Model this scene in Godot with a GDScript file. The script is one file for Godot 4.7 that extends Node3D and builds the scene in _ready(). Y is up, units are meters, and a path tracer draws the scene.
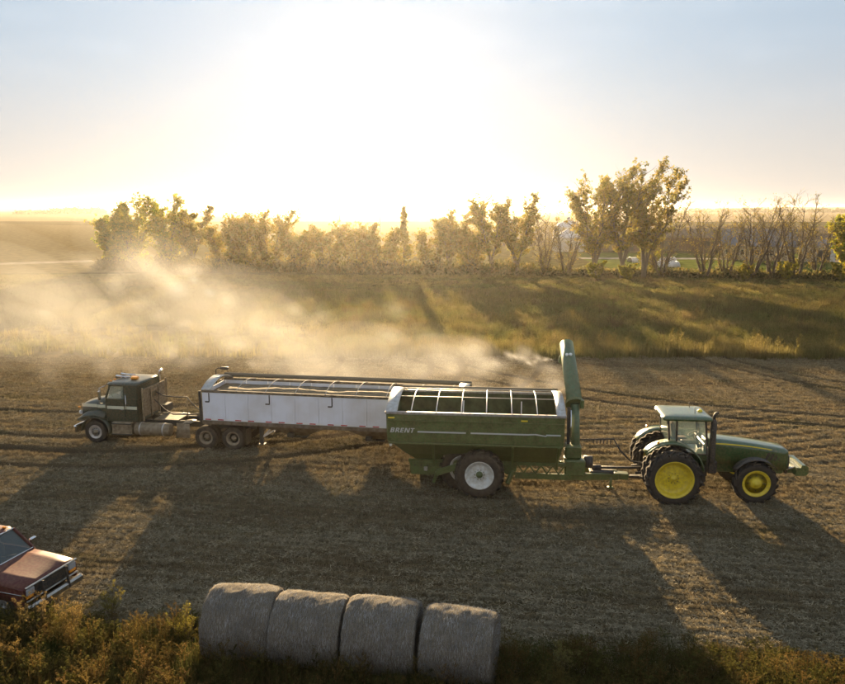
extends Node3D
# A harvested field at low sun: tractor and grain cart, semi truck with hopper trailer, bales, pickup, tree line, farmstead.

const SUN_ELEVATION := 9.0
const SUN_AZIMUTH := -4.2     # degrees right of straight ahead
const EXPOSURE := 6.3
var M := {}
var used_names := {}
var rng := RandomNumberGenerator.new()
var noise := FastNoiseLite.new()

# ---------------------------------------------------------------- helpers
func R(a: float, b: float) -> float:
	return rng.randf_range(a, b)

func numbered(called: String) -> String:
	if not used_names.has(called):
		used_names[called] = 0
		return called
	used_names[called] += 1
	return "%s_%03d" % [called, used_names[called]]

func tag(o: Node, label: String, category: String, group := "", kind := "") -> Node:
	o.set_meta("label", label)
	o.set_meta("category", category)
	if group != "": o.set_meta("group", group)
	if kind != "": o.set_meta("kind", kind)
	return o

func thing(called: String, label: String, category: String, at: Vector3, yaw := 0.0, group := "") -> Node3D:
	var o := Node3D.new()
	o.name = numbered(called)
	add_child(o)
	o.position = at
	o.rotation_degrees.y = yaw
	tag(o, label, category, group)
	return o

func S(smooth := false) -> SurfaceTool:
	var st := SurfaceTool.new()
	st.begin(Mesh.PRIMITIVE_TRIANGLES)
	st.set_smooth_group(1 if smooth else -1)
	return st

func part(called: String, st: SurfaceTool, m: Material, parent: Node = null) -> MeshInstance3D:
	st.generate_normals()
	var me := st.commit()
	me.surface_set_material(0, m)
	return put(called, me, parent)

func put(called: String, me: Mesh, parent: Node = null, at := Vector3.ZERO) -> MeshInstance3D:
	var o := MeshInstance3D.new()
	o.mesh = me
	if parent == null:
		o.name = numbered(called)
		add_child(o)
	else:
		o.name = called
		parent.add_child(o, true)
	o.position = at
	return o

func node(called: String, parent: Node, at := Vector3.ZERO) -> Node3D:
	var o := Node3D.new()
	o.name = called
	parent.add_child(o, true)
	o.position = at
	return o

func tri(st: SurfaceTool, a: Vector3, b: Vector3, c: Vector3) -> void:
	st.add_vertex(a); st.add_vertex(b); st.add_vertex(c)

func quad(st: SurfaceTool, a: Vector3, b: Vector3, c: Vector3, d: Vector3) -> void:
	tri(st, a, b, c); tri(st, a, c, d)

# chamfered box
func box(st: SurfaceTool, c: Vector3, s: Vector3, bevel := 0.0, B := Basis()) -> void:
	var h := s * 0.5
	var e := minf(bevel, minf(h.x, minf(h.y, h.z)) * 0.9)
	var P := func(sx, sy, sz, k) -> Vector3:
		var v := Vector3(sx * (h.x - (e if k != 0 else 0.0)), sy * (h.y - (e if k != 1 else 0.0)), sz * (h.z - (e if k != 2 else 0.0)))
		return c + B * v
	for k in 3:
		for s1 in [-1.0, 1.0]:
			var q := []
			for ab in [[-1.0, -1.0], [1.0, -1.0], [1.0, 1.0], [-1.0, 1.0]]:
				var sg := [0.0, 0.0, 0.0]
				sg[k] = s1; sg[(k + 1) % 3] = ab[0]; sg[(k + 2) % 3] = ab[1]
				q.append(P.call(sg[0], sg[1], sg[2], k))
			if s1 > 0: quad(st, q[3], q[2], q[1], q[0])
			else: quad(st, q[0], q[1], q[2], q[3])
	if e <= 0.0: return
	for k in 3:
		var i := (k + 1) % 3
		var j := (k + 2) % 3
		for a in [-1.0, 1.0]:
			for b in [-1.0, 1.0]:
				var q := []
				for t in [[-1.0, i], [1.0, i], [1.0, j], [-1.0, j]]:
					var sg := [0.0, 0.0, 0.0]
					sg[k] = t[0]; sg[i] = a; sg[j] = b
					q.append(P.call(sg[0], sg[1], sg[2], t[1]))
				if a * b > 0: quad(st, q[0], q[1], q[2], q[3])
				else: quad(st, q[3], q[2], q[1], q[0])
	for sx in [-1.0, 1.0]:
		for sy in [-1.0, 1.0]:
			for sz in [-1.0, 1.0]:
				if sx * sy * sz > 0: tri(st, P.call(sx, sy, sz, 2), P.call(sx, sy, sz, 1), P.call(sx, sy, sz, 0))
				else: tri(st, P.call(sx, sy, sz, 0), P.call(sx, sy, sz, 1), P.call(sx, sy, sz, 2))

# bar of w (sideways) by h (upwards) from a to b
func beam(st: SurfaceTool, a: Vector3, b: Vector3, w: float, h: float, bevel := 0.006) -> void:
	var d := (b - a).normalized()
	var up := Vector3.UP if absf(d.y) < 0.95 else Vector3.RIGHT
	var side := d.cross(up).normalized()
	var B := Basis(d, side.cross(d).normalized(), side)
	box(st, (a + b) * 0.5, Vector3((b - a).length(), h, w), bevel, B)

func tube(st: SurfaceTool, pts: Array, r, n := 8, cap := true) -> void:
	var rings := []
	var N: Vector3
	for i in pts.size():
		var d: Vector3 = (pts[mini(i + 1, pts.size() - 1)] - pts[maxi(i - 1, 0)]).normalized()
		if i == 0:
			N = d.cross(Vector3.UP if absf(d.y) < 0.9 else Vector3.RIGHT).normalized()
		N = (N - d * N.dot(d)).normalized()
		var Bn := d.cross(N)
		var rr: float = r[i] if r is Array else r
		var ring := []
		for k in n:
			var a := TAU * k / n
			ring.append(pts[i] + (N * cos(a) + Bn * sin(a)) * rr)
		rings.append(ring)
	loft(st, rings, cap)

func loft(st: SurfaceTool, rings: Array, cap := true) -> void:
	var n: int = rings[0].size()
	for i in rings.size() - 1:
		for k in n:
			var k2 := (k + 1) % n
			quad(st, rings[i][k], rings[i + 1][k], rings[i + 1][k2], rings[i][k2])
	if cap:
		for e in [0, rings.size() - 1]:
			var c := Vector3.ZERO
			for p in rings[e]: c += p
			c /= n
			for k in n:
				if e == 0: tri(st, c, rings[e][k], rings[e][(k + 1) % n])
				else: tri(st, c, rings[e][(k + 1) % n], rings[e][k])

# profile of Vector2(axial, radius) turned round the z axis of T
func lathe(st: SurfaceTool, prof: Array, n := 32, T := Transform3D()) -> void:
	for k in n:
		var a0 := TAU * k / n
		var a1 := TAU * (k + 1) / n
		for i in prof.size() - 1:
			var p: Vector2 = prof[i]
			var q: Vector2 = prof[i + 1]
			var A := T * Vector3(cos(a0) * p.y, sin(a0) * p.y, p.x)
			var B := T * Vector3(cos(a1) * p.y, sin(a1) * p.y, p.x)
			var C := T * Vector3(cos(a1) * q.y, sin(a1) * q.y, q.x)
			var D := T * Vector3(cos(a0) * q.y, sin(a0) * q.y, q.x)
			if p.y > 0.0001: tri(st, A, C, B)
			if q.y > 0.0001: tri(st, A, D, C)

# polygon (x, y) pushed from z0 to z1
func extr(st: SurfaceTool, poly: Array, z0: float, z1: float, T := Transform3D()) -> void:
	var pl := PackedVector2Array(poly)
	var ix := Geometry2D.triangulate_polygon(pl)
	for i in range(0, ix.size(), 3):
		var a := pl[ix[i]]; var b := pl[ix[i + 1]]; var c := pl[ix[i + 2]]
		tri(st, T * Vector3(a.x, a.y, z1), T * Vector3(b.x, b.y, z1), T * Vector3(c.x, c.y, z1))
		tri(st, T * Vector3(a.x, a.y, z0), T * Vector3(c.x, c.y, z0), T * Vector3(b.x, b.y, z0))
	for i in pl.size():
		var a := pl[i]; var b := pl[(i + 1) % pl.size()]
		quad(st, T * Vector3(a.x, a.y, z0), T * Vector3(a.x, a.y, z1), T * Vector3(b.x, b.y, z1), T * Vector3(b.x, b.y, z0))

# ring in the plane x = const from a half profile of Vector2(z, y), mirrored
func ring(x, prof: Array) -> Array:
	var out := []
	for p in prof: out.append(Vector3(x, p.y, p.x))
	for i in range(prof.size() - 1, -1, -1): out.append(Vector3(x, prof[i].y, -prof[i].x))
	return out

func arc(c: Vector3, r: float, a0: float, a1: float, n: int) -> Array:   # in the x-y plane, degrees
	var out := []
	for i in n + 1:
		var a := deg_to_rad(lerpf(a0, a1, float(i) / n))
		out.append(c + Vector3(cos(a), sin(a), 0) * r)
	return out

# bent sheet along an arc in x-y between z0 and z1, of thickness th
func arc_sheet(st: SurfaceTool, pts: Array, z0: float, z1: float, th: float, c: Vector3) -> void:
	var rings := []
	for p in pts:
		var o: Vector3 = (p - c).normalized() * th
		rings.append([Vector3(p.x, p.y, z0), Vector3(p.x, p.y, z1), Vector3(p.x + o.x, p.y + o.y, z1), Vector3(p.x + o.x, p.y + o.y, z0)])
	loft(st, rings)

# ---------------------------------------------------------------- materials
func lin(r: float, g: float, b: float) -> Color:
	return Color(r, g, b).linear_to_srgb()

func noise_tex(freq: float, ramp: Array, size := 512, sd := 1, octaves := 5, nrm := 0.0, type := FastNoiseLite.TYPE_SIMPLEX_SMOOTH) -> NoiseTexture2D:
	var f := FastNoiseLite.new()
	f.noise_type = type
	f.frequency = freq
	f.fractal_octaves = octaves
	f.seed = sd
	var t := NoiseTexture2D.new()
	t.width = size; t.height = size
	t.seamless = true
	t.noise = f
	if nrm > 0.0:
		t.as_normal_map = true
		t.bump_strength = nrm
	if ramp.size():
		var g := Gradient.new()
		var off := PackedFloat32Array(); var col := PackedColorArray()
		for r in ramp:
			off.append(r[0]); col.append(r[1])
		g.offsets = off; g.colors = col
		t.color_ramp = g
	return t

func mat(called: String, c: Color, rough := 0.7, metal := 0.0, tex: Texture2D = null, scale := 1.0) -> StandardMaterial3D:
	var m := StandardMaterial3D.new()
	m.resource_name = called
	m.albedo_color = c
	m.roughness = rough
	m.metallic = metal
	if tex:
		m.albedo_texture = tex
		m.uv1_triplanar = true
		m.uv1_scale = Vector3.ONE * scale
	M[called] = m
	return m

func leafy(called: String, c := Color.WHITE, back := 0.5) -> StandardMaterial3D:
	var m := mat(called, c, 0.75)
	m.vertex_color_use_as_albedo = true
	m.backlight_enabled = true
	m.backlight = Color(back, back, back).linear_to_srgb()
	m.cull_mode = BaseMaterial3D.CULL_DISABLED
	m.specular_mode = BaseMaterial3D.SPECULAR_DISABLED
	return m

func make_materials() -> void:
	var g := func(v): return Color(v, v, v)
	var grime := noise_tex(0.012, [[0.0, Color(0.80, 0.75, 0.67)], [0.45, Color(0.93, 0.91, 0.87)], [0.75, Color(1, 1, 1)]], 512, 3, 6)
	var dusty := noise_tex(0.010, [[0.0, Color(0.66, 0.61, 0.53)], [0.5, Color(0.88, 0.84, 0.76)], [1.0, Color(1, 1, 1)]], 512, 8, 6)
	var fine := noise_tex(0.05, [[0.0, Color(0.55, 0.52, 0.48)], [0.6, Color(1, 1, 1)]], 512, 5, 5)
	var settled := noise_tex(0.014, [[0.0, Color(0.50, 0.42, 0.31, 0.34)], [0.42, Color(0.52, 0.44, 0.33, 0.16)], [0.62, Color(0.52, 0.44, 0.33, 0.03)], [1.0, Color(0.52, 0.44, 0.33, 0.0)]], 1024, 61, 8)
	mat("tractor_green", lin(0.022, 0.080, 0.020), 0.34, 0.0, grime, 0.55).clearcoat_enabled = true
	M.tractor_green.clearcoat = 0.8
	M.tractor_green.clearcoat_roughness = 0.12
	mat("cart_green", lin(0.088, 0.125, 0.034), 0.42, 0.0, grime, 0.35)
	mat("cart_auger_green", lin(0.085, 0.150, 0.075), 0.45, 0.0, grime, 0.4)
	mat("cart_inside", lin(0.075, 0.105, 0.045), 0.8, 0.0, dusty, 0.4)
	mat("yellow_rim", lin(0.74, 0.58, 0.018), 0.42, 0.0, grime, 0.8)
	mat("white_rim", lin(0.62, 0.63, 0.60), 0.5, 0.0, grime, 0.8)
	mat("tyre", lin(0.036, 0.031, 0.026), 0.88, 0.0, dusty, 0.9)
	mat("dusty_tyre", lin(0.075, 0.060, 0.044), 0.92, 0.0, dusty, 0.9)
	mat("black_plastic", lin(0.022, 0.021, 0.020), 0.6, 0.0, fine, 0.8)
	mat("dark_steel", lin(0.055, 0.05, 0.042), 0.6, 0.3, fine, 0.8)
	mat("galvanised", lin(0.52, 0.52, 0.52), 0.42, 0.65, grime, 0.7)
	mat("bow_steel", lin(0.62, 0.60, 0.56), 0.45, 0.3)
	mat("chrome", lin(0.66, 0.65, 0.63), 0.18, 1.0)
	mat("yellow_paint", lin(0.72, 0.56, 0.03), 0.5)
	mat("seat_cloth", lin(0.09, 0.07, 0.045), 0.95)
	mat("decal_grey", lin(0.46, 0.48, 0.46), 0.5)
	mat("truck_green", lin(0.020, 0.042, 0.032), 0.30, 0.0, grime, 0.6)
	mat("cream_stripe", lin(0.55, 0.56, 0.42), 0.5)
	mat("dusty_alu", lin(0.30, 0.26, 0.20), 0.6, 0.25, dusty, 0.7)
	mat("rack_panel", lin(0.26, 0.21, 0.15), 0.7, 0.1, dusty, 0.8)
	mat("trailer_white", lin(0.74, 0.77, 0.83), 0.45, 0.0, noise_tex(0.01, [[0.0, Color(0.93, 0.915, 0.89)], [0.7, Color(1, 1, 1)]], 512, 41, 4), 0.12)
	mat("trailer_rail", lin(0.20, 0.17, 0.135), 0.9, 0.0, dusty, 0.6)
	mat("trailer_bow", lin(0.40, 0.37, 0.32), 0.8, 0.0)
	mat("trailer_under", lin(0.20, 0.165, 0.125), 0.8, 0.0, dusty, 0.6)
	mat("tape_red", lin(0.42, 0.045, 0.035), 0.4)
	mat("tape_white", lin(0.72, 0.72, 0.70), 0.4)
	mat("tarp", lin(0.14, 0.12, 0.085), 0.9)
	mat("grain", lin(0.21, 0.155, 0.085), 0.95, 0.0, fine, 2.5)
	mat("maroon", lin(0.085, 0.016, 0.015), 0.5, 0.0, grime, 0.8)
	M.maroon.clearcoat_enabled = true
	M.maroon.clearcoat = 0.08
	M.maroon.metallic_specular = 0.35
	mat("amber", lin(0.75, 0.28, 0.02), 0.3)
	mat("old_lens", lin(0.30, 0.31, 0.31), 0.2)
	mat("old_chrome", lin(0.42, 0.41, 0.39), 0.32, 1.0, grime, 0.8)
	mat("rail_grey", lin(0.34, 0.335, 0.33), 0.5, 0.4, grime, 0.7)
	mat("lens", lin(0.75, 0.76, 0.74), 0.15)
	mat("rubber_hose", lin(0.02, 0.02, 0.02), 0.6)
	var gl := mat("glass", Color(0.62, 0.70, 0.66, 0.22), 0.04)
	gl.transparency = BaseMaterial3D.TRANSPARENCY_ALPHA
	var gd := mat("dark_glass", Color(0.20, 0.26, 0.26, 0.45), 0.05)
	gd.transparency = BaseMaterial3D.TRANSPARENCY_ALPHA
	mat("bark", lin(0.10, 0.078, 0.055), 0.95, 0.0, fine, 0.8)
	mat("bark_pale", lin(0.15, 0.125, 0.09), 0.95, 0.0, fine, 0.8)
	leafy("leaf", Color.WHITE, 1.0)
	leafy("grass", Color.WHITE, 0.8)
	var st := leafy("straw", Color.WHITE, 0.35)
	st.roughness = 0.8
	mat("siding_white", lin(0.55, 0.55, 0.53), 0.7, 0.0, grime, 0.2)
	mat("siding_cream", lin(0.32, 0.29, 0.235), 0.7, 0.0, grime, 0.2)
	mat("roof_slate", lin(0.12, 0.14, 0.18), 0.7, 0.0, grime, 0.2)
	mat("roof_rust", lin(0.11, 0.080, 0.060), 0.75, 0.0, dusty, 0.2)
	mat("barn_red", lin(0.085, 0.055, 0.042), 0.8, 0.0, grime, 0.2)
	mat("metal_roof", lin(0.55, 0.57, 0.60), 0.4, 0.5, grime, 0.2)
	mat("window_dark", lin(0.03, 0.035, 0.04), 0.15)
	mat("timber", lin(0.14, 0.11, 0.08), 0.9, 0.0, fine, 0.5)
	# harvest dust and chaff settled on the paint, in ragged patches
	for k in ["tractor_green", "cart_green", "cart_auger_green", "truck_green", "maroon", "black_plastic", "yellow_rim"]:
		var pm: StandardMaterial3D = M[k]
		pm.detail_enabled = true
		pm.detail_blend_mode = BaseMaterial3D.BLEND_MODE_MIX
		pm.detail_uv_layer = BaseMaterial3D.DETAIL_UV_2
		pm.uv2_triplanar = true
		pm.uv2_scale = Vector3.ONE * 0.6
		pm.detail_albedo = settled
	# soils: fine grain from texture, coarse variation from vertex colours
	var soil := noise_tex(0.035, [[0.0, Color(0.30, 0.27, 0.24)], [0.35, Color(0.62, 0.60, 0.57)], [0.55, Color(0.86, 0.84, 0.80)], [0.8, Color(1, 1, 1)]], 1024, 11, 6)
	var m := mat("field_soil", Color.WHITE, 0.96, 0.0, soil, 0.42)
	m.uv1_world_triplanar = true
	m.vertex_color_use_as_albedo = true
	m.heightmap_enabled = true
	m.heightmap_texture = noise_tex(0.05, [], 1024, 21, 5)
	m.heightmap_scale = 5.0
	m.specular_mode = BaseMaterial3D.SPECULAR_DISABLED
	var far := noise_tex(0.02, [[0.0, Color(0.62, 0.62, 0.62)], [1.0, Color(1, 1, 1)]], 1024, 31, 6)
	m = mat("far_soil", Color.WHITE, 1.0, 0.0, far, 0.02)
	m.uv1_world_triplanar = true
	m.vertex_color_use_as_albedo = true
	m.specular_mode = BaseMaterial3D.SPECULAR_DISABLED

func _ready() -> void:
	rng.seed = 7
	noise.seed = 5
	noise.frequency = 1.0
	# ------------------------------------------------ camera
	var cam := Camera3D.new()
	cam.name = "camera"
	add_child(cam)
	cam.position = Vector3(0, 10.8, 0)
	cam.rotation_degrees = Vector3(-10.204, 0, 0)
	cam.fov = 49.026
	cam.near = 0.1
	cam.far = 20000.0
	cam.current = true
	# ------------------------------------------------ sky, air, exposure
	var env := Environment.new()
	env.background_mode = Environment.BG_SKY
	env.tonemap_mode = Environment.TONE_MAPPER_LINEAR
	env.tonemap_exposure = EXPOSURE
	env.sky = Sky.new()
	var pano := PanoramaSkyMaterial.new()
	pano.panorama = sky_image()
	env.sky.sky_material = pano
	env.volumetric_fog_enabled = true
	env.volumetric_fog_density = 0.00009
	env.volumetric_fog_albedo = Color(1.0, 0.975, 0.94)
	env.volumetric_fog_anisotropy = 0.78
	env.sdfgi_enabled = true
	env.ssao_enabled = true
	env.ssil_enabled = true
	var we := WorldEnvironment.new()
	we.name = "world_environment"
	we.environment = env
	add_child(we)
	# ------------------------------------------------ sun
	var sun := DirectionalLight3D.new()
	sun.name = "sun"
	sun.light_energy = 1.6
	sun.light_color = Color(1.0, 0.865, 0.66)
	sun.light_angular_distance = 0.6
	sun.shadow_enabled = true
	sun.sky_mode = DirectionalLight3D.SKY_MODE_LIGHT_AND_SKY
	add_child(sun)
	sun.rotation_degrees = Vector3(-SUN_ELEVATION, 180.0 - SUN_AZIMUTH, 0)
	# ------------------------------------------------ scene
	make_materials()
	build_ground()
	build_background()
	build_trees()
	build_tractor()
	build_cart()
	build_trailer()
	build_truck()
	build_pickup()
	build_bales()
	build_stubble()
	build_weeds()
	build_dust()

func sky_image() -> ImageTexture:
	var w := 768
	var h := 384
	var im := Image.create(w, h, false, Image.FORMAT_RGBAF)
	var e := deg_to_rad(SUN_ELEVATION)
	var a := deg_to_rad(SUN_AZIMUTH)
	var to_sun := Vector3(sin(a) * cos(e), sin(e), -cos(a) * cos(e))
	for y in h:
		var el := (0.5 - (y + 0.5) / h) * PI
		var up := clampf(rad_to_deg(el), 0.0, 90.0)
		for x in w:
			var az := (x + 0.5) / w * TAU   # column 0 looks along -z
			var d := Vector3(sin(az) * cos(el), sin(el), -cos(az) * cos(el))
			var ang := rad_to_deg(acos(clampf(d.dot(to_sun), -1.0, 1.0)))
			# displayed brightness, brought to scene units by the exposure
			var low := Vector3(0.76, 0.69, 0.61)
			var mid := Vector3(0.47, 0.575, 0.69)
			var top := Vector3(0.38, 0.48, 0.62)
			var c := low.lerp(mid, smoothstep(0.0, 13.0, up)).lerp(top, smoothstep(14.0, 80.0, up))
			var away := smoothstep(40.0, 150.0, ang)
			c = c.lerp(Vector3(0.68, 0.70, 0.76), away * 0.7 * (1.0 - smoothstep(25.0, 70.0, up)))
			c += Vector3(1.0, 0.96, 0.88) * (0.14 * exp(-pow(ang / 3.0, 1.2)) + 0.05 * exp(-pow(ang / 9.0, 1.5)) + 0.27 * exp(-pow(ang / 23.0, 2.0)))
			# faint high cirrus
			var wisp := noise.get_noise_3d(d.x * 5.0 + d.y * 9.0, d.y * 34.0, d.z * 5.0) + 0.5 * noise.get_noise_3d(d.x * 13.0 + d.y * 22.0, d.y * 90.0, d.z * 13.0)
			c += Vector3(1.0, 0.97, 0.93) * maxf(0.0, wisp) * 0.07 * smoothstep(3.0, 11.0, up)
			c /= EXPOSURE
			im.set_pixel(x, y, Color(c.x, c.y, c.z, 1.0))
	return ImageTexture.create_from_image(im)

# ---------------------------------------------------------------- ground
const ROW_YAW := 8.0
var TRACKS := [[-16.0, -51.0, 16.6, 0.32], [-16.0, -51.0, 18.7, 0.32], [-14.0, -55.0, 22.6, 0.32], [-14.0, -55.0, 24.7, 0.32], [-19.0, -52.0, 13.2, 0.3], [40.0, -58.0, 20.5, 0.3], [40.0, -58.0, 18.4, 0.3], [30.0, -70.0, 33.0, 0.3], [30.0, -70.0, 35.1, 0.3]]

func verge(x: float) -> float:   # distance ahead at which the mown field ends and the weeds begin
	return 17.0 - 0.10 * x + 0.7 * noise.get_noise_2d(x * 0.33, 40.0)

func field_end(x: float) -> float:
	return 53.8 + 1.6 * noise.get_noise_2d(x * 0.16, 9.0) + 0.9 * noise.get_noise_2d(x * 0.7, 19.0) - 0.01 * x

func in_track(x: float, z: float) -> float:
	var t := 0.0
	for k in TRACKS:
		var d := absf(Vector2(x - k[0], z - k[1]).length() - k[2])
		t = maxf(t, 1.0 - smoothstep(k[3] * 0.6, k[3], d))
	# the sweep of a turning machine: closely spaced curved lines
	var c := Vector2(x - 6.5, z + 69.0).length()
	if c > 31.0 and c < 40.5 and x > 2.0 and x < 26.0:
		t = maxf(t, smoothstep(0.35, 0.8, sin(c / 0.92 * TAU)) * smoothstep(2.0, 5.0, x) * smoothstep(26.0, 16.0, x) * 0.55)
	return t

func row_pos(x: float, z: float) -> float:
	var a := deg_to_rad(ROW_YAW)
	return -x * sin(a) + z * cos(a)

func row_along(x: float, z: float) -> float:
	var a := deg_to_rad(ROW_YAW)
	return x * cos(a) + z * sin(a)

func field_height(x: float, z: float) -> float:
	var h := 0.012 * sin(row_pos(x, z) / 0.76 * TAU)
	h += 0.035 * noise.get_noise_2d(x * 1.1, z * 1.5) + 0.022 * noise.get_noise_2d(x * 3.1 + 50.0, z * 3.4)
	return h

func build_ground() -> void:
	# the land, out to the horizon
	var st := S()
	st.set_color(Color(0.105, 0.092, 0.042))
	var xs := [-4600.0, -2500.0, -900.0, -300.0, 0.0, 300.0, 900.0, 2500.0, 4600.0]
	var zs := [300.0, 0.0, -100.0, -300.0, -900.0, -2500.0, -5200.0]
	for i in xs.size() - 1:
		for j in zs.size() - 1:
			quad(st, Vector3(xs[i], -0.14, zs[j + 1]), Vector3(xs[i + 1], -0.14, zs[j + 1]), Vector3(xs[i + 1], -0.14, zs[j]), Vector3(xs[i], -0.14, zs[j]))
	part("ground", st, M.far_soil).set_meta("kind", "structure")
	# the harvested field
	var x0 := -50.0
	var z0 := -57.0
	var dx := 0.13
	var nx := 770
	var nz := 400
	var v := PackedVector3Array(); var nn := PackedVector3Array(); var cc := PackedColorArray(); var ix := PackedInt32Array()
	v.resize(nx * nz); nn.resize(nx * nz); cc.resize(nx * nz)
	var soil := Vector3(0.175, 0.136, 0.085)
	var straw := Vector3(0.325, 0.260, 0.150)
	var moss := Vector3(0.115, 0.115, 0.045)
	for j in nz:
		var z := z0 + j * dx
		for i in nx:
			var x := x0 + i * dx
			var h := field_height(x, z)
			var rp := row_pos(x, z)
			var ra := row_along(x, z)
			var s := 0.42 + 0.55 * noise.get_noise_2d(ra * 0.10, rp * 0.55 + 7.0) + 0.45 * noise.get_noise_2d(x * 0.8, z * 1.4 + 31.0)
			s += 0.16 * sin(rp / 0.76 * TAU) + 0.14 * sin(rp / 4.6 * TAU + 0.8)
			var g := smoothstep(0.15, 0.55, noise.get_noise_2d(x * 0.13 + 90.0, z * 0.3))
			var t := in_track(x, z) if z < -24.0 else 0.0
			h -= t * 0.065
			var c := soil.lerp(straw, clampf(s, 0.0, 1.0) * (1.0 - 0.5 * t)).lerp(moss, g * 0.45)
			c = c.lerp(Vector3(0.100, 0.078, 0.054), t * 0.6)
			var d := -z
			var wv := smoothstep(-0.5, 0.6, verge(x) - d)
			c = c.lerp(Vector3(0.070, 0.062, 0.030), wv)
			var edge := minf(minf(x - x0, x0 + nx * dx - x), minf(field_end(x) - d + 0.6, d - 6.0))
			h -= 0.25 * (1.0 - smoothstep(0.0, 0.7, edge))
			v[j * nx + i] = Vector3(x, h, z)
			cc[j * nx + i] = Color(c.x, c.y, c.z)
	for j in nz:
		for i in nx:
			var k := j * nx + i
			var hx := v[k + (1 if i < nx - 1 else 0)].y - v[k - (1 if i > 0 else 0)].y
			var hz := v[k + (nx if j < nz - 1 else 0)].y - v[k - (nx if j > 0 else 0)].y
			nn[k] = Vector3(-hx, 2.0 * dx, -hz).normalized()
	ix.resize((nx - 1) * (nz - 1) * 6)
	var p := 0
	for j in nz - 1:
		for i in nx - 1:
			var k := j * nx + i
			ix[p] = k; ix[p + 1] = k + 1; ix[p + 2] = k + nx + 1
			ix[p + 3] = k; ix[p + 4] = k + nx + 1; ix[p + 5] = k + nx
			p += 6
	var ar := []
	ar.resize(Mesh.ARRAY_MAX)
	ar[Mesh.ARRAY_VERTEX] = v; ar[Mesh.ARRAY_NORMAL] = nn; ar[Mesh.ARRAY_COLOR] = cc; ar[Mesh.ARRAY_INDEX] = ix
	var me := ArrayMesh.new()
	me.add_surface_from_arrays(Mesh.PRIMITIVE_TRIANGLES, ar)
	me.surface_set_material(0, M.field_soil)
	put("harvested_field", me).set_meta("kind", "structure")
	# sheets of other land: name, colour, height, corners (x, distance ahead)
	for s in [
		["meadow", [0.095, 0.085, 0.032], -0.10, [[-130, 52], [130, 52], [150, 126], [-40, 129], [-120, 118]]],
		["pasture", [0.185, 0.150, 0.075], -0.12, [[-40, 129], [-120, 118], [-400, 118], [-1500, 560], [-420, 600], [-150, 420]]],
		["cleared_strip", [0.215, 0.170, 0.105], -0.085, [[-130, 50], [-2, 50], [-9, 66], [-24, 76], [-130, 84]]],
		["mown_strip", [0.245, 0.205, 0.105], -0.09, [[-64, 110], [-46, 122], [-47, 125], [-90, 117], [-160, 112], [-160, 106]]],
		["farm_track", [0.36, 0.32, 0.25], -0.09, [[-160, 128], [-95, 137], [-52, 158], [-53, 165], [-97, 143], [-160, 133]]],
		["lawn", [0.125, 0.150, 0.035], -0.10, [[34, 127], [160, 124], [160, 172], [34, 182]]],
		["farmyard", [0.30, 0.26, 0.20], -0.08, [[82, 150], [160, 140], [175, 190], [98, 196]]],
		["driveway", [0.40, 0.37, 0.31], -0.07, [[34, 160], [98, 157], [98, 161], [34, 165]]],
		["ploughed_field", [0.075, 0.060, 0.045], -0.11, [[20, 215], [260, 205], [620, 420], [60, 440]]],
		["wheat_stubble_field", [0.34, 0.27, 0.16], -0.12, [[-1500, 620], [1900, 520], [4500, 2700], [-4500, 2700]]],
		["fallow_field", [0.17, 0.14, 0.075], -0.10, [[-1600, 640], [-420, 680], [-500, 860], [-2200, 840]]],
		["bean_field", [0.30, 0.22, 0.12], -0.10, [[-2300, 980], [-420, 1040], [-500, 1700], [-2900, 1600]]],
	]:
		st = S()
		st.set_color(Color(s[1][0], s[1][1], s[1][2]))
		var pl := PackedVector2Array()
		for q in s[3]: pl.append(Vector2(q[0], -q[1]))
		var tr := Geometry2D.triangulate_polygon(pl)
		for k in range(0, tr.size(), 3):
			tri(st, Vector3(pl[tr[k]].x, s[2], pl[tr[k]].y), Vector3(pl[tr[k + 1]].x, s[2], pl[tr[k + 1]].y), Vector3(pl[tr[k + 2]].x, s[2], pl[tr[k + 2]].y))
		part(s[0], st, M.far_soil).set_meta("kind", "structure")
	# low hills on the skyline
	st = S(true)
	st.set_color(Color(0.075, 0.075, 0.05))
	var seg := 160
	for row in [[2900.0, 3300.0, 7.0, 0.0], [4100.0, 4900.0, 10.0, 20.0]]:
		for i in seg:
			for side in 2:
				var q := []
				for k in [i, i + 1]:
					var x = -4500.0 + 9000.0 * k / seg
					var hh: float = row[2] * (0.45 + 0.55 * noise.get_noise_2d(x * 0.0016, row[3]) + 0.12 * noise.get_noise_2d(x * 0.012, row[3]))
					hh += 6.0 * smoothstep(300.0, 1500.0, x)
					var zc: float = -(row[0] + row[1]) * 0.5
					q.append(Vector3(x, hh, zc))
					q.append(Vector3(x, -0.3, -row[side]))
				if side == 0: quad(st, q[1], q[0], q[2], q[3])
				else: quad(st, q[0], q[1], q[3], q[2])
	part("hills", st, M.far_soil).set_meta("kind", "structure")

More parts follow.
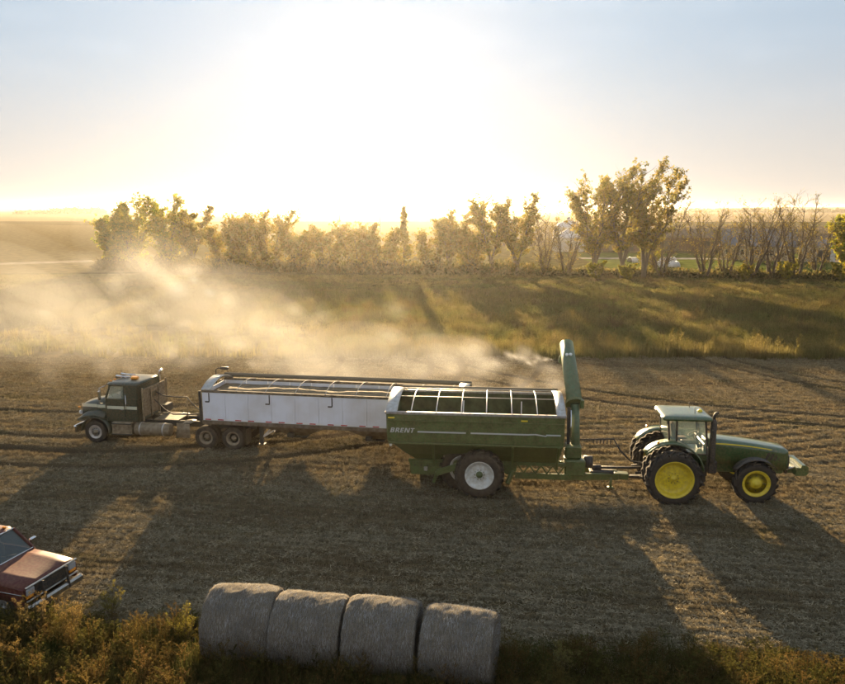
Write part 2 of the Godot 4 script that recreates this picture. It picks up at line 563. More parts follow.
# ---------------------------------------------------------------- trees
# grows a limb; tips and twig points are collected for the leaves
func limb(st: SurfaceTool, a: Vector3, dir: Vector3, length: float, r: float, depth: int, o: Dictionary, pts: Array) -> void:
	var n := 3 if depth > 1 else 2
	var line := [a]
	var rad := [r]
	var d := dir
	var p := a
	var r1: float = r * (0.62 if depth > 0 else 0.25)
	for i in n:
		d = (d + Vector3(R(-1, 1), R(-0.5, 1) * 0.6 + o.lift, R(-1, 1)) * o.wiggle).normalized()
		p += d * length / n
		line.append(p)
		rad.append(lerpf(r, r1, float(i + 1) / n))
	tube(st, line, rad, 6 if depth > 2 else (4 if depth > 0 else 3), false)
	if depth <= 1:
		for q in line: pts.append([q, depth])
	if depth == 0: return
	var kids: int = o.kids + (1 if rng.randf() < 0.4 else 0)
	for k in kids:
		var t := R(0.35, 1.0) if k > 0 else 1.0
		var at: Vector3 = line[clampi(int(t * n), 1, n)] if t < 1.0 else p
		if t < 1.0: at = line[int(t * n)].lerp(line[mini(int(t * n) + 1, n)], fmod(t * n, 1.0))
		var side := Vector3(R(-1, 1), R(-0.2, 0.7), R(-1, 1)).normalized()
		var nd: Vector3 = (d * (1.0 - o.spread) + side * o.spread).normalized()
		limb(st, at, nd, length * R(0.62, 0.85) * o.shrink, lerpf(r, r1, t) * R(0.55, 0.75), depth - 1, o, pts)

func leaf_cloud(st: SurfaceTool, pts: Array, per: int, rad: float, size: float, cols: Array, y_min: float) -> void:
	for q in pts:
		var tone: Color = cols[rng.randi() % cols.size()]
		for k in per:
			var off := Vector3(R(-1, 1), R(-0.8, 0.8), R(-1, 1)) * rad * R(0.3, 1.0)
			var c: Vector3 = q[0] + off
			if c.y < y_min: continue
			var u := Vector3(R(-1, 1), R(-1, 1), R(-1, 1)).normalized()
			var w := u.cross(Vector3(R(-1, 1), R(-1, 1), R(-1, 1))).normalized()
			var s := size * R(0.6, 1.3)
			var v := R(0.75, 1.25)
			st.set_color(Color(tone.r * v, tone.g * v, tone.b * v))
			tri(st, c - u * s, c + w * s * 0.55, c + u * s)
			tri(st, c - u * s, c + u * s, c - w * s * 0.55)

func tree(called: String, label: String, x: float, z: float, h: float, kind: String, sd: int, group := "trees of the field windbreak") -> void:
	rng.seed = sd * 131 + 17
	var t := thing(called, label, "tree", Vector3(x, -0.12, z), 0.0, group)
	var st := S(true)
	var pts := []
	var gold := [Color(0.34, 0.30, 0.03), Color(0.28, 0.28, 0.03), Color(0.20, 0.24, 0.03), Color(0.40, 0.32, 0.035)]
	var olive := [Color(0.24, 0.21, 0.042), Color(0.28, 0.22, 0.045), Color(0.18, 0.175, 0.038), Color(0.32, 0.23, 0.05)]
	var brown := [Color(0.25, 0.18, 0.040), Color(0.21, 0.175, 0.036), Color(0.28, 0.20, 0.045), Color(0.18, 0.17, 0.034)]
	var cs := S()
	# leaders, lean, first branch height, branches a leader, reach, rise, sub-branch depth, leaves a twig point, cluster radius, leaf size, colours
	var K: Array = {
		"leafy": [5, 0.20, 0.04, 26, 0.34, 0.75, 1, 9, 0.42, 0.21, gold],
		"tall": [6, 0.30, 0.30, 21, 0.28, 0.90, 1, 11, 0.44, 0.18, olive],
		"spreading": [7, 0.33, 0.26, 26, 0.30, 0.85, 1, 9, 0.44, 0.18, olive],
		"bushy": [6, 0.36, 0.03, 18, 0.42, 0.70, 1, 8, 0.42, 0.19, brown],
		"narrow": [1, 0.02, 0.06, 60, 0.20, 0.55, 1, 9, 0.34, 0.14, olive],
		"bare": [5, 0.30, 0.12, 18, 0.34, 1.0, 2, 2, 0.28, 0.10, brown],
		"shrub": [7, 0.50, 0.03, 7, 0.36, 0.70, 1, 8, 0.26, 0.12, [Color(0.26, 0.21, 0.02), Color(0.20, 0.185, 0.02), Color(0.15, 0.16, 0.02)]]}[kind]
	var o := {"lift": 0.10, "wiggle": 0.28, "kids": 3, "spread": 0.62, "shrink": 0.80}
	for k in K[0]:
		var a = TAU * k / float(K[0]) + R(-0.5, 0.5)
		var out := Vector3(cos(a), 0, sin(a))
		var hk: float = h * (1.0 if k == 0 else R(0.72, 0.97))
		var lean: float = hk * K[1] * R(0.6, 1.25)
		var line := []
		var rad := []
		for i in 8:
			var f := i / 7.0
			line.append(out * (0.16 + lean * (pow(maxf(0.0, f - 0.22) / 0.78, 0.85) if kind in ["tall", "spreading"] else pow(f, 0.8))) + Vector3(R(-1, 1), 0, R(-1, 1)) * 0.02 * h * sin(f * PI) + Vector3(0, hk * f, 0))
			rad.append(maxf(0.025, h * (0.019 if kind == "bare" else 0.0135) * pow(1.0 - f, 0.8)))
		tube(st, line, rad, 7, false)
		for b in K[3]:
			var f: float = lerpf(K[2], 0.99, (b + rng.randf()) / K[3])
			var at: Vector3 = line[int(f * 7.0)].lerp(line[mini(int(f * 7.0) + 1, 7)], fmod(f * 7.0, 1.0))
			var t2: float = (f - K[2]) / (1.0 - K[2])
			var reach: float = h * K[4] * (0.30 + 0.70 * pow(sin(PI * clampf(0.12 + 0.80 * t2, 0.0, 1.0)), 0.8)) * R(0.45, 1.1)
			if kind == "narrow": reach = h * 0.20 * (1.1 - t2) * R(0.6, 1.1)
			if rng.randf() < 0.14: reach *= 1.35
			var an = a + R(-1.9, 1.9) if K[0] > 1 else R(0, TAU)
			var had := pts.size()
			limb(st, at, Vector3(cos(an), K[5] * R(0.6, 1.4), sin(an)).normalized(), reach * 0.62, maxf(0.05 if kind == "bare" else 0.035, h * 0.0056 * (1.0 - 0.6 * f)), K[6], o, pts)
			if kind in ["tall", "spreading"] and rng.randf() < 0.28: pts.resize(had)
		for i in [5, 6, 7]: pts.append([line[i], 0])
	var keep := []
	for q in pts:
		if kind != "bare" or rng.randf() < 0.22: keep.append(q)
	leaf_cloud(cs, keep, K[7], K[8], K[9], K[10], h * 0.02)
	part("trunk", st, M.bark_pale if kind in ["tall", "spreading"] else M.bark, t)
	part("crown", cs, M.leaf, t)
	# bring it to its measured height
	var most := 0.1
	for q in pts: most = maxf(most, q[0].y)
	t.scale = Vector3.ONE * (h / (most + 0.3))

func build_trees() -> void:
	var left := "trees at the left end of the windbreak"
	var mid := "trees in the glare under the sun"
	var right := "trees at the right end of the windbreak"
	# name, label, x, distance, height, kind, group   (x and heights measured from the photograph)
	var list := [
		["cottonwood_tree", "leftmost leafy yellow-green tree, at the edge of the pasture", -55.6, 136, 12.0, "leafy", left],
		["cottonwood_tree", "broadest leafy yellow-green tree, second from the left end of the windbreak", -51.0, 133, 13.6, "leafy", left],
		["cottonwood_tree", "tall leafy yellow-green tree, third from the left end of the windbreak", -45.6, 134, 13.4, "leafy", left],
		["cottonwood_tree", "slim yellow-green tree, fourth from the left, with open sky beside its top", -41.6, 136, 11.4, "tall", left],
		["mulberry_tree", "rounded brownish tree just right of the leafy left group", -34.6, 131, 9.6, "bushy", mid],
		["mulberry_tree", "wide brown bushy tree, the larger of two behind the dust cloud", -30.0, 129, 10.8, "bushy", mid],
		["mulberry_tree", "brown bushy tree with a domed top, above the truck's trailer front", -26.0, 129, 10.8, "bushy", mid],
		["mulberry_tree", "low bushy tree left of the sun's glare, next to the domed one", -20.6, 128, 8.4, "bushy", mid],
		["mulberry_tree", "low bushy tree straight above the middle of the white trailer", -16.0, 128, 8.8, "bushy", mid],
		["mulberry_tree", "low hazy tree directly below the sun, left one of the pair", -11.0, 128, 8.6, "bushy", mid],
		["mulberry_tree", "low hazy tree directly below the sun, right one of the pair", -6.6, 127, 8.0, "bushy", mid],
		["cedar_tree", "pointed narrow tree rising alone above the low hazy trees", -3.3, 126, 11.2, "narrow", mid],
		["mulberry_tree", "low rounded tree just right of the pointed narrow tree", 1.4, 126, 8.2, "bushy", mid],
		["elm_tree", "uneven tree with a lumpy top, above the front of the grain cart's bows", 4.4, 125, 11.2, "tall", mid],
		["mulberry_tree", "bushy tree between the lumpy-topped tree and the tall oval pair", 7.6, 124, 9.4, "bushy", mid],
		["elm_tree", "left one of two tall oval trees in the middle of the windbreak", 11.2, 122, 13.2, "tall", mid],
		["elm_tree", "right one of two tall oval trees in the middle of the windbreak", 15.2, 121, 13.4, "tall", mid],
		["ash_tree", "thin brown tree just left of the white grain bins", 19.5, 121, 12.0, "bare", right],
		["ash_tree", "slender bare tree in front of the white grain bins", 23.0, 120, 10.2, "bare", right],
		["elm_tree", "broad spreading tree with forked trunk, left one of the tall trio", 26.8, 117, 18.4, "spreading", right],
		["elm_tree", "middle tree of the tall trio right of the grain bins", 30.8, 116, 18.6, "tall", right],
		["elm_tree", "right tree of the tall trio, its crown above the brown shed", 34.2, 116, 17.4, "tall", right],
		["ash_tree", "slim bare tree close beside the tall trio", 37.2, 117, 12.7, "bare", right],
		["ash_tree", "bare many-stemmed tree standing before the green lawn", 43.8, 116, 12.7, "bare", right],
		["ash_tree", "smaller bare tree between two larger ones before the lawn", 47.0, 116, 11.1, "bare", right],
		["ash_tree", "bare tree with fanned twigs in front of the slate-roofed house", 50.4, 115, 13.3, "bare", right],
		["ash_tree", "bare twiggy tree in front of the house's right-hand end", 53.6, 115, 14.2, "bare", right],
		["ash_tree", "widest bare tree with a leaning limb, left of the big metal roof", 57.4, 115, 13.6, "bare", right],
		["ash_tree", "low bare tree in front of the farmyard gravel", 61.0, 116, 10.2, "bare", right],
		["cottonwood_tree", "golden leafy tree at the right edge of the picture", 65.2, 114, 11.0, "leafy", right],
		["yellow_shrub", "bright yellow shrub at the foot of the widest bare tree", 55.0, 113.5, 3.4, "shrub", "autumn shrubs along the windbreak"],
		["yellow_shrub", "yellow-green shrub below the bare fanned tree", 49.0, 114, 2.6, "shrub", "autumn shrubs along the windbreak"],
		["yellow_shrub", "round yellow-green bush on the lawn right of the tall trio", 37.4, 124, 4.6, "shrub", "autumn shrubs along the windbreak"],
		["yellow_shrub", "yellow bush under the tallest forked tree", 26.6, 115, 3.0, "shrub", "autumn shrubs along the windbreak"],
		["yellow_shrub", "yellow-green bush between the trunks of the tall trio", 31.2, 114, 2.6, "shrub", "autumn shrubs along the windbreak"],
		["yellow_shrub", "yellow bush at the foot of the golden tree, right edge", 62.6, 112, 3.2, "shrub", "autumn shrubs along the windbreak"],
		["yellow_shrub", "low bush in the dusty light under the leafy left group", -48.0, 130, 2.8, "shrub", "autumn shrubs along the windbreak"],
	]
	for i in list.size():
		var a = list[i]
		tree(a[0], a[1], a[2], -float(a[3]), a[4], a[5], i + 3, a[6])
	# the wood on the left skyline reads as one mass
	rng.seed = 99
	var st := S()
	for k in 900:
		var x := R(-590, -515) if k < 620 else R(-640, -585)
		var z := -R(1190, 1240)
		var hh := (R(6, 13) if k < 620 else R(3, 7)) * (0.75 + 0.35 * noise.get_noise_2d(x * 0.06, 3.0))
		for q in 5:
			var c := Vector3(x + R(-3, 3), hh * R(0.15, 1.0), z + R(-3, 3))
			var u := Vector3(R(-1, 1), R(-1, 1), R(-1, 1)).normalized() * R(1.0, 2.4)
			var w := u.cross(Vector3(R(-1, 1), R(-1, 1), R(-1, 1)).normalized())
			st.set_color(Color(0.05, 0.052, 0.022))
			tri(st, c - u, c + w, c + u)
			tri(st, c - u, c + u, c - w)
	tag(part("distant_wood", st, M.leaf), "dark strip of distant wood on the left skyline", "wood", "", "stuff")
	st = S()
	for k in 1500:
		var x := R(560, 1900)
		var z := -R(1500, 1600)
		var hh := R(4, 10) * (0.8 + 0.5 * noise.get_noise_2d(x * 0.01, 8.0))
		for q in 3:
			var c := Vector3(x + R(-6, 6), hh * R(0.15, 1.0), z)
			var u := Vector3(R(-1, 1), R(-0.6, 0.6), R(-1, 1)).normalized() * R(2.0, 4.5)
			var w := u.cross(Vector3(R(-1, 1), R(-1, 1), R(-1, 1)).normalized())
			st.set_color(Color(0.045, 0.045, 0.022))
			tri(st, c - u, c + w, c + u)
			tri(st, c - u, c + u, c - w)
	tag(part("distant_hedge", st, M.leaf), "long dark line of distant trees on the right skyline", "wood", "", "stuff")
	# tangled brush under the windbreak
	st = S()
	for k in 7000:
		var x := R(-58, 70)
		var along := (x + 58.0) / 128.0
		var z := -lerpf(134.0, 113.5, along) + R(-2.0, 2.5)
		var hh := (R(0.4, 2.0) if x > 20.0 else R(0.5, 3.2)) * (0.7 + 0.8 * maxf(0.0, noise.get_noise_2d(x * 0.2, 70.0)))
		var tone: Array = [[0.10, 0.08, 0.03], [0.075, 0.075, 0.025], [0.13, 0.105, 0.035], [0.06, 0.06, 0.02]][rng.randi() % 4]
		for q in 6:
			var c := Vector3(x + R(-0.5, 0.5), hh * R(0.1, 1.0) - 0.1, z + R(-0.5, 0.5))
			var u := Vector3(R(-0.6, 0.6), R(0.2, 1), R(-0.6, 0.6)).normalized() * R(0.12, 0.34)
			var w := u.cross(Vector3(R(-1, 1), R(-1, 1), R(-1, 1)).normalized()) * 0.6
			st.set_color(Color(tone[0], tone[1], tone[2]))
			tri(st, c - u, c + w, c + u)
			tri(st, c - u, c + u, c - w)
	tag(part("underbrush", st, M.leaf), "tangled low brush along the foot of the windbreak", "brush", "", "stuff")

# ---------------------------------------------------------------- farmstead beyond the trees
func gable(called: String, label: String, at: Vector3, yaw: float, size: Vector3, roof_h: float, wall: Material, roof: Material, wins: int, doors: int) -> Node3D:
	var t := thing(called, label, called.get_slice("_", called.get_slice_count("_") - 1), at, yaw)
	var hx := size.x * 0.5
	var hz := size.z * 0.5
	var st := S()
	extr(st, [Vector2(-hz, 0), Vector2(hz, 0), Vector2(hz, size.y), Vector2(0, size.y + roof_h), Vector2(-hz, size.y)], -hx, hx, Transform3D(Basis(Vector3.UP, PI / 2), Vector3.ZERO))
	part("wall", st, wall, t)
	st = S()
	var ov := 0.4
	for s in [-1.0, 1.0]:
		var a := Vector3(0, size.y + roof_h + 0.10, 0)
		var b := Vector3(0, size.y - ov * roof_h / hz + 0.10, s * (hz + ov))
		var nrm := Vector3(0, hz, s * roof_h).normalized() * 0.12
		var q := []
		for x in [-hx - ov, hx + ov]: q.append([a + Vector3(x, 0, 0), b + Vector3(x, 0, 0), b + nrm + Vector3(x, 0, 0), a + nrm + Vector3(x, 0, 0)])
		loft(st, q)
	part("roof", st, roof, t)
	for k in wins:
		var x := lerpf(-hx, hx, (k + 0.5) / wins)
		st = S(); box(st, Vector3(x, size.y * 0.55, hz + 0.03), Vector3(1.0, 1.2, 0.1), 0.01)
		var w := part("window", st, M.siding_white, t)
		st = S(); box(st, Vector3(x, size.y * 0.55, hz + 0.09), Vector3(0.8, 1.0, 0.04))
		part("pane", st, M.window_dark, w)
	for k in doors:
		var x := lerpf(-hx, hx, (k + 0.5) / doors)
		st = S(); box(st, Vector3(x, size.y * 0.4, hz + 0.05), Vector3(size.x / doors * 0.55, size.y * 0.8, 0.12), 0.02)
		part("door", st, M.dark_steel, t)
	return t

func grain_bin(label: String, at: Vector3, r: float, h: float) -> void:
	var t := thing("grain_bin", label, "grain bin", at, 0.0, "white grain bins of the farmstead")
	var Y := Transform3D(Basis(Vector3.RIGHT, -PI / 2), Vector3.ZERO)
	var st := S(true)
	var prof := []
	var n := 18
	for i in n + 1:
		prof.append(Vector2(h * i / n, r + (0.05 if i % 2 else 0.0)))
	lathe(st, prof, 36, Y)
	part("wall", st, M.siding_white, t)
	st = S()
	lathe(st, [Vector2(h - 0.05, r + 0.18), Vector2(h + 0.05, r + 0.18), Vector2(h + r * 0.52, 0.35), Vector2(h + r * 0.52, 0.0)], 24, Y)
	var roof := part("roof", st, M.metal_roof, t)
	st = S()
	lathe(st, [Vector2(h + r * 0.5, 0.4), Vector2(h + r * 0.5 + 0.5, 0.4), Vector2(h + r * 0.5 + 0.7, 0.0)], 16, Y)
	part("cap", st, M.metal_roof, roof)
	st = S()
	box(st, Vector3(0, 1.1, r + 0.05), Vector3(0.8, 1.8, 0.12), 0.02)
	part("door", st, M.dark_steel, t)
	st = S()
	for s in [-0.22, 0.22]: beam(st, Vector3(1.2 + s, 0.1, r + 0.1), Vector3(1.2 + s, h, r + 0.1), 0.05, 0.05)
	for k in int(h / 0.4): beam(st, Vector3(0.98, 0.4 + k * 0.4, r + 0.1), Vector3(1.42, 0.4 + k * 0.4, r + 0.1), 0.03, 0.03)
	part("ladder", st, M.dark_steel, t)

func build_background() -> void:
	grain_bin("white round grain bin with conical roof, the nearer one left of the tall trees", Vector3(36.6, -0.1, -190), 3.9, 3.4)
	grain_bin("white round grain bin behind and above the nearer one", Vector3(39.6, -0.1, -206), 4.0, 5.6)
	grain_bin("small grain bin half hidden beside the two larger white ones", Vector3(45.6, -0.1, -205), 2.4, 4.2)
	gable("machine_shed", "long low brown-roofed shed behind the tall trio of trees", Vector3(61.0, -0.1, -196), 0.0, Vector3(34, 3.2, 14), 2.0, M.barn_red, M.roof_rust, 0, 3)
	gable("farm_house", "cream house with a slate-blue roof behind the bare trees", Vector3(71.0, -0.1, -160), -24.0, Vector3(14.0, 3.0, 9.0), 3.2, M.siding_cream, M.roof_slate, 5, 0)
	gable("garden_shed", "small white shed right of the slate-roofed house", Vector3(80.0, -0.1, -153), 10.0, Vector3(5.4, 3.0, 4.0), 1.2, M.siding_white, M.roof_slate, 0, 1)
	gable("metal_barn", "big barn with a bright metal roof at the right edge", Vector3(104.0, -0.1, -158), 62.0, Vector3(24, 5.0, 18), 5.0, M.siding_white, M.metal_roof, 0, 2)
	gable("open_shed", "low shed between the white shed and the metal barn", Vector3(90.0, -0.1, -166), 4.0, Vector3(10, 3.0, 7), 1.6, M.barn_red, M.roof_rust, 0, 2)
	# low pale greenhouse tunnels on the lawn
	for a in [["low white tunnel beside the tall trio's trunks, the longer one", Vector3(46.0, -0.1, -151), 9.0], ["low white tunnel nearer the lawn, the shorter one", Vector3(44.6, -0.1, -139), 5.0]]:
		var st := S(true)
		var rings := []
		for i in 13:
			var an := PI * i / 12.0
			rings.append([Vector3(-a[2] * 0.5, sin(an) * 1.0, cos(an) * 1.5), Vector3(a[2] * 0.5, sin(an) * 1.0, cos(an) * 1.5), Vector3(a[2] * 0.5, sin(an) * 0.95, cos(an) * 1.45), Vector3(-a[2] * 0.5, sin(an) * 0.95, cos(an) * 1.45)])
		loft(st, rings)
		var t := thing("poly_tunnel", a[0], "greenhouse", a[1], 4.0, "white tunnels on the lawn")
		part("cover", st, M.siding_white, t)
		for x in [-0.5, 0.0, 0.5]:
			st = S(true)
			var line := []
			for i in 13:
				var an := PI * i / 12.0
				line.append(Vector3(x * a[2], sin(an) * 1.04, cos(an) * 1.54))
			tube(st, line, 0.04, 6)
			part("hoop", st, M.bow_steel, t)
	# low timber rail along the lawn
	var f := thing("rail_fence", "low dark timber rail at the near side of the lawn", "fence", Vector3(42.5, -0.1, -121))
	for k in 6:
		var st := S(); box(st, Vector3(k * 2.4, 0.55, 0), Vector3(0.16, 1.1, 0.16), 0.015)
		part("post", st, M.timber, f)
	for k in 5:
		for y in [0.5, 0.9]:
			var st := S(); beam(st, Vector3(k * 2.4 + 0.08, y, 0.0), Vector3(k * 2.4 + 2.32, y, 0.0), 0.06, 0.18)
			part("rail", st, M.timber, f)
	# poles in the glare
	for a in [["thin utility pole in the glare, left one of the two", -36.0, 330.0], ["thin utility pole in the glare, right one of the two", -19.0, 340.0]]:
		var t := thing("utility_pole", a[0], "pole", Vector3(a[1], -0.1, -a[2]), 0.0, "utility poles beyond the windbreak")
		var st := S(true); tube(st, [Vector3.ZERO, Vector3(0, 11.5, 0)], [0.17, 0.12], 8)
		part("pole", st, M.timber, t)
		st = S(); box(st, Vector3(0, 10.8, 0.14), Vector3(2.4, 0.14, 0.12), 0.01)
		part("crossarm", st, M.timber, t)

# ---------------------------------------------------------------- wheels
# lugs: number of tread bars a side; dish: how far the disc sits from the wheel's middle plane (outwards +)
func wheel(parent: Node, at: Vector3, outward: float, rad: float, w: float, rim_r: float, tm: Material, rm: Material, lugs: int, dish: float, hub_r := 0.16, bolts := 10, holes := 0, hub_m: Material = null) -> Node3D:
	var o := node("wheel", parent, at)
	if outward < 0: o.rotation_degrees.y = 180.0
	var lug := 0.055 * rad if lugs > 0 else 0.0
	var rb := rad - lug
	var h := w * 0.5
	var st := S(true)
	lathe(st, [Vector2(-h * 0.78, rim_r - 0.02), Vector2(-h * 0.9, rim_r + 0.03), Vector2(-h * 1.0, lerpf(rim_r, rb, 0.45)), Vector2(-h * 0.98, lerpf(rim_r, rb, 0.78)), Vector2(-h * 0.86, rb - 0.025), Vector2(-h * 0.6, rb - 0.004), Vector2(0, rb),
		Vector2(h * 0.6, rb - 0.004), Vector2(h * 0.86, rb - 0.025), Vector2(h * 0.98, lerpf(rim_r, rb, 0.78)), Vector2(h * 1.0, lerpf(rim_r, rb, 0.45)), Vector2(h * 0.9, rim_r + 0.03), Vector2(h * 0.78, rim_r - 0.02)], 40)
	if lugs > 0:
		st.set_smooth_group(-1)
		for k in lugs * 2:
			var side := -1.0 if k % 2 else 1.0
			var a := TAU * k / (lugs * 2)
			var pts := []
			for t in 4:   # from the middle of the tread round the shoulder
				var f := t / 3.0
				var aa := a + f * 0.30 * (0.9 / rad)
				var rr := rb + lug * (0.55 if t < 3 else -0.10)
				pts.append(Vector3(cos(aa) * rr, sin(aa) * rr, side * lerpf(-0.04, h * 0.97, f)))
			for t in 3:
				var a2: float = a + (t + 0.5) / 3.0 * 0.30 * (0.9 / rad)
				var nrm := Vector3(cos(a2), sin(a2), 0)
				var d: Vector3 = (pts[t + 1] - pts[t]).normalized()
				var sd := d.cross(nrm).normalized()
				box(st, (pts[t] + pts[t + 1]) * 0.5, Vector3((pts[t + 1] - pts[t]).length() * 1.04, lug * 1.7, 0.075 * rad), 0.008, Basis(d, sd.cross(d), sd))
	else:
		st.set_smooth_group(-1)
		for k in 44:   # shoulder blocks of a road tyre
			for side in [-1.0, 1.0]:
				var a := TAU * (k + (0.5 if side > 0 else 0.0)) / 44
				var nrm := Vector3(cos(a), sin(a), 0)
				box(st, nrm * (rb - 0.004) + Vector3(0, 0, side * h * 0.62), Vector3(0.024, TAU * rad / 44 * 0.62, h * 0.42), 0.004, Basis(nrm, Vector3(-nrm.y, nrm.x, 0), Vector3(0, 0, 1)))
	part("tyre", st, tm, o)
	st = S(true)
	var dz := dish
	lathe(st, [Vector2(-h * 0.80, rim_r), Vector2(-h * 0.86, rim_r + 0.025), Vector2(-h * 0.7, rim_r - 0.035), Vector2(h * 0.55, rim_r - 0.05), Vector2(h * 0.86, rim_r - 0.012), Vector2(h * 0.95, rim_r + 0.028), Vector2(h * 0.97, rim_r + 0.012), Vector2(h * 0.84, rim_r - 0.03),
		Vector2(h * 0.6, rim_r - 0.075), Vector2(dz + 0.03, rim_r - 0.09), Vector2(dz, rim_r * 0.82), Vector2(dz - 0.015, rim_r * 0.62), Vector2(dz + 0.015, hub_r * 1.9), Vector2(dz + 0.02, 0.0)], 40)
	var rim := part("rim", st, rm, o)
	st = S(true)
	lathe(st, [Vector2(dz, hub_r), Vector2(dz + 0.07, hub_r * 0.95), Vector2(dz + 0.09, hub_r * 0.8), Vector2(dz + 0.09, hub_r * 0.45), Vector2(dz + 0.15, hub_r * 0.42), Vector2(dz + 0.155, 0.0)], 20)
	part("hub", st, hub_m if hub_m else (rm if holes == 0 else M.dusty_alu), o)
	st = S()
	for k in bolts:
		var a := TAU * k / bolts
		lathe(st, [Vector2(dz + 0.01, 0.017), Vector2(dz + 0.045, 0.017), Vector2(dz + 0.045, 0.0)], 6, Transform3D(Basis(), Vector3(cos(a), sin(a), 0) * hub_r * 1.45))
	part("bolt_ring", st, M.dark_steel, rim).set_meta("kind", "stuff")
	for k in holes:
		var a := TAU * (k + 0.5) / holes
		st = S()
		lathe(st, [Vector2(dz - 0.01, 0.035), Vector2(dz + 0.012, 0.035), Vector2(dz + 0.012, 0.0)], 12, Transform3D(Basis(), Vector3(cos(a), sin(a), 0) * rim_r * 0.70))
		part("hand_hole", st, M.black_plastic, rim)
	return o

# flat pane with thickness, corners given in order
func pane(called: String, q: Array, m: Material, parent: Node, th := 0.012) -> MeshInstance3D:
	var n: Vector3 = (q[1] - q[0]).cross(q[2] - q[0]).normalized() * th * 0.5
	var st := S()
	var a := []; var b := []
	for p in q:
		a.append(p - n); b.append(p + n)
	loft(st, [a, b])
	return part(called, st, m, parent)

# ---------------------------------------------------------------- tractor
func build_tractor() -> void:
	var t := thing("tractor", "green row-crop tractor with yellow wheels and dual rear tyres, hitched to the cart", "tractor", Vector3(9.37, 0.0, -27.82), -5.5)
	var G: Material = M.tractor_green
	for s in [1.0, -1.0]:
		wheel(t, Vector3(0, 0.985, s * 0.93), s, 1.0, 0.47, 0.68, M.tyre, M.yellow_rim, 20, 0.02, 0.17, 10)
		wheel(t, Vector3(0, 0.985, s * 1.58), s, 1.0, 0.47, 0.68, M.tyre, M.yellow_rim, 20, -0.02, 0.13, 10)
		wheel(t, Vector3(3.05, 0.775, s * 1.10), s, 0.79, 0.46, 0.48, M.tyre, M.yellow_rim, 17, 0.13, 0.20, 8)
	# transmission, axles and frame
	var st := S()
	box(st, Vector3(0.55, 1.02, 0), Vector3(1.9, 0.75, 0.72), 0.08)
	box(st, Vector3(2.55, 1.02, 0), Vector3(2.3, 0.42, 0.5), 0.05)
	part("chassis", st, G, t)
	st = S(true)
	tube(st, [Vector3(0, 0.985, -1.62), Vector3(0, 0.985, 1.62)], 0.11, 14)
	part("rear_axle", st, M.tractor_green, t)
	st = S()
	beam(st, Vector3(3.05, 0.72, -0.95), Vector3(3.05, 0.72, 0.95), 0.26, 0.24, 0.04)
	part("front_axle", st, G, t)
	# hood
	st = S(true)
	var rings := []
	for a in [[1.40, 2.17, 0.50, 1.25], [1.9, 2.15, 0.50, 1.22], [2.6, 2.08, 0.49, 1.18], [3.3, 1.99, 0.47, 1.15], [3.9, 1.90, 0.455, 1.10], [4.30, 1.84, 0.44, 1.02], [4.44, 1.78, 0.41, 1.0]]:
		var y: float = a[1]; var w: float = a[2]; var b: float = a[3]
		rings.append(ring(a[0], [Vector2(w * 0.88, b), Vector2(w * 0.98, lerpf(b, y, 0.4)), Vector2(w, lerpf(b, y, 0.72)), Vector2(w * 0.975, lerpf(b, y, 0.90)), Vector2(w * 0.86, lerpf(b, y, 0.985)), Vector2(w * 0.5, y), Vector2(0.001, y + 0.012)]))
	loft(st, rings)
	var hood := part("hood", st, G, t)
	for s in [1.0, -1.0]:
		st = S()
		var line := []
		for i in 9:
			var f := i / 8.0
			var x := lerpf(1.75, 4.18, f)
			line.append(Vector3(x, 2.02 - 0.055 * f - 0.22 * f * f, s * (0.505 - 0.005 * f - 0.085 * f * f)))
		for i in 8: beam(st, line[i], line[i + 1], 0.016, 0.05 * (1.0 - 0.4 * i / 8.0), 0.002)
		part("stripe", st, M.yellow_paint, hood)
		for k in 4:   # slanted side vents by the nose
			st = S()
			beam(st, Vector3(3.62 + k * 0.16, 1.42 - k * 0.01, s * (0.47 - 0.014 * k)), Vector3(3.74 + k * 0.155, 1.70 - k * 0.035, s * (0.462 - 0.016 * k)), 0.03, 0.10, 0.01)
			part("side_vent", st, M.black_plastic, hood)
	# grille and nose
	st = S()
	rings = []
	for a in [[4.40, 1.70, 0.36, 0.86], [4.50, 1.66, 0.33, 0.84], [4.54, 1.55, 0.29, 0.88]]:
		rings.append(ring(a[0], [Vector2(a[2] * 0.8, a[3]), Vector2(a[2], lerpf(a[3], a[1], 0.4)), Vector2(a[2], lerpf(a[3], a[1], 0.85)), Vector2(a[2] * 0.6, a[1])]))
	loft(st, rings)
	var gr := part("grille", st, M.black_plastic, t)
	for k in 6:
		st = S(); box(st, Vector3(4.55, 1.0 + k * 0.08, 0), Vector3(0.02, 0.018, 0.5), 0.004)
		part("slat", st, M.dark_steel, gr)
	for s in [-1.0, 1.0]:
		st = S(); box(st, Vector3(4.545, 1.52, s * 0.2), Vector3(0.03, 0.09, 0.16), 0.02)
		part("headlight", st, M.lens, gr)
	st = S(); box(st, Vector3(3.9, 0.98, 0), Vector3(0.9, 0.30, 0.62), 0.05)
	part("radiator_base", st, G, t)
	# front weights
	st = S(); box(st, Vector3(4.55, 0.98, 0), Vector3(0.35, 0.26, 0.5), 0.03)
	part("weight_bracket", st, G, t)
	for k in 12:
		st = S()
		extr(st, [Vector2(4.68, 0.88), Vector2(5.06, 0.90), Vector2(5.13, 0.98), Vector2(5.13, 1.22), Vector2(5.02, 1.30), Vector2(4.88, 1.30), Vector2(4.86, 1.20), Vector2(4.70, 1.20)], -0.045, 0.045, Transform3D(Basis(), Vector3(0, 0, -0.56 + k * 0.102)))
		part("weight", st, G, t)
	for s in [-1.0, 1.0]:
		st = S(); beam(st, Vector3(4.45, 1.02, s * 0.3), Vector3(4.75, 1.16, s * 0.36), 0.05, 0.05)
		part("link_arm", st, M.chrome, t)
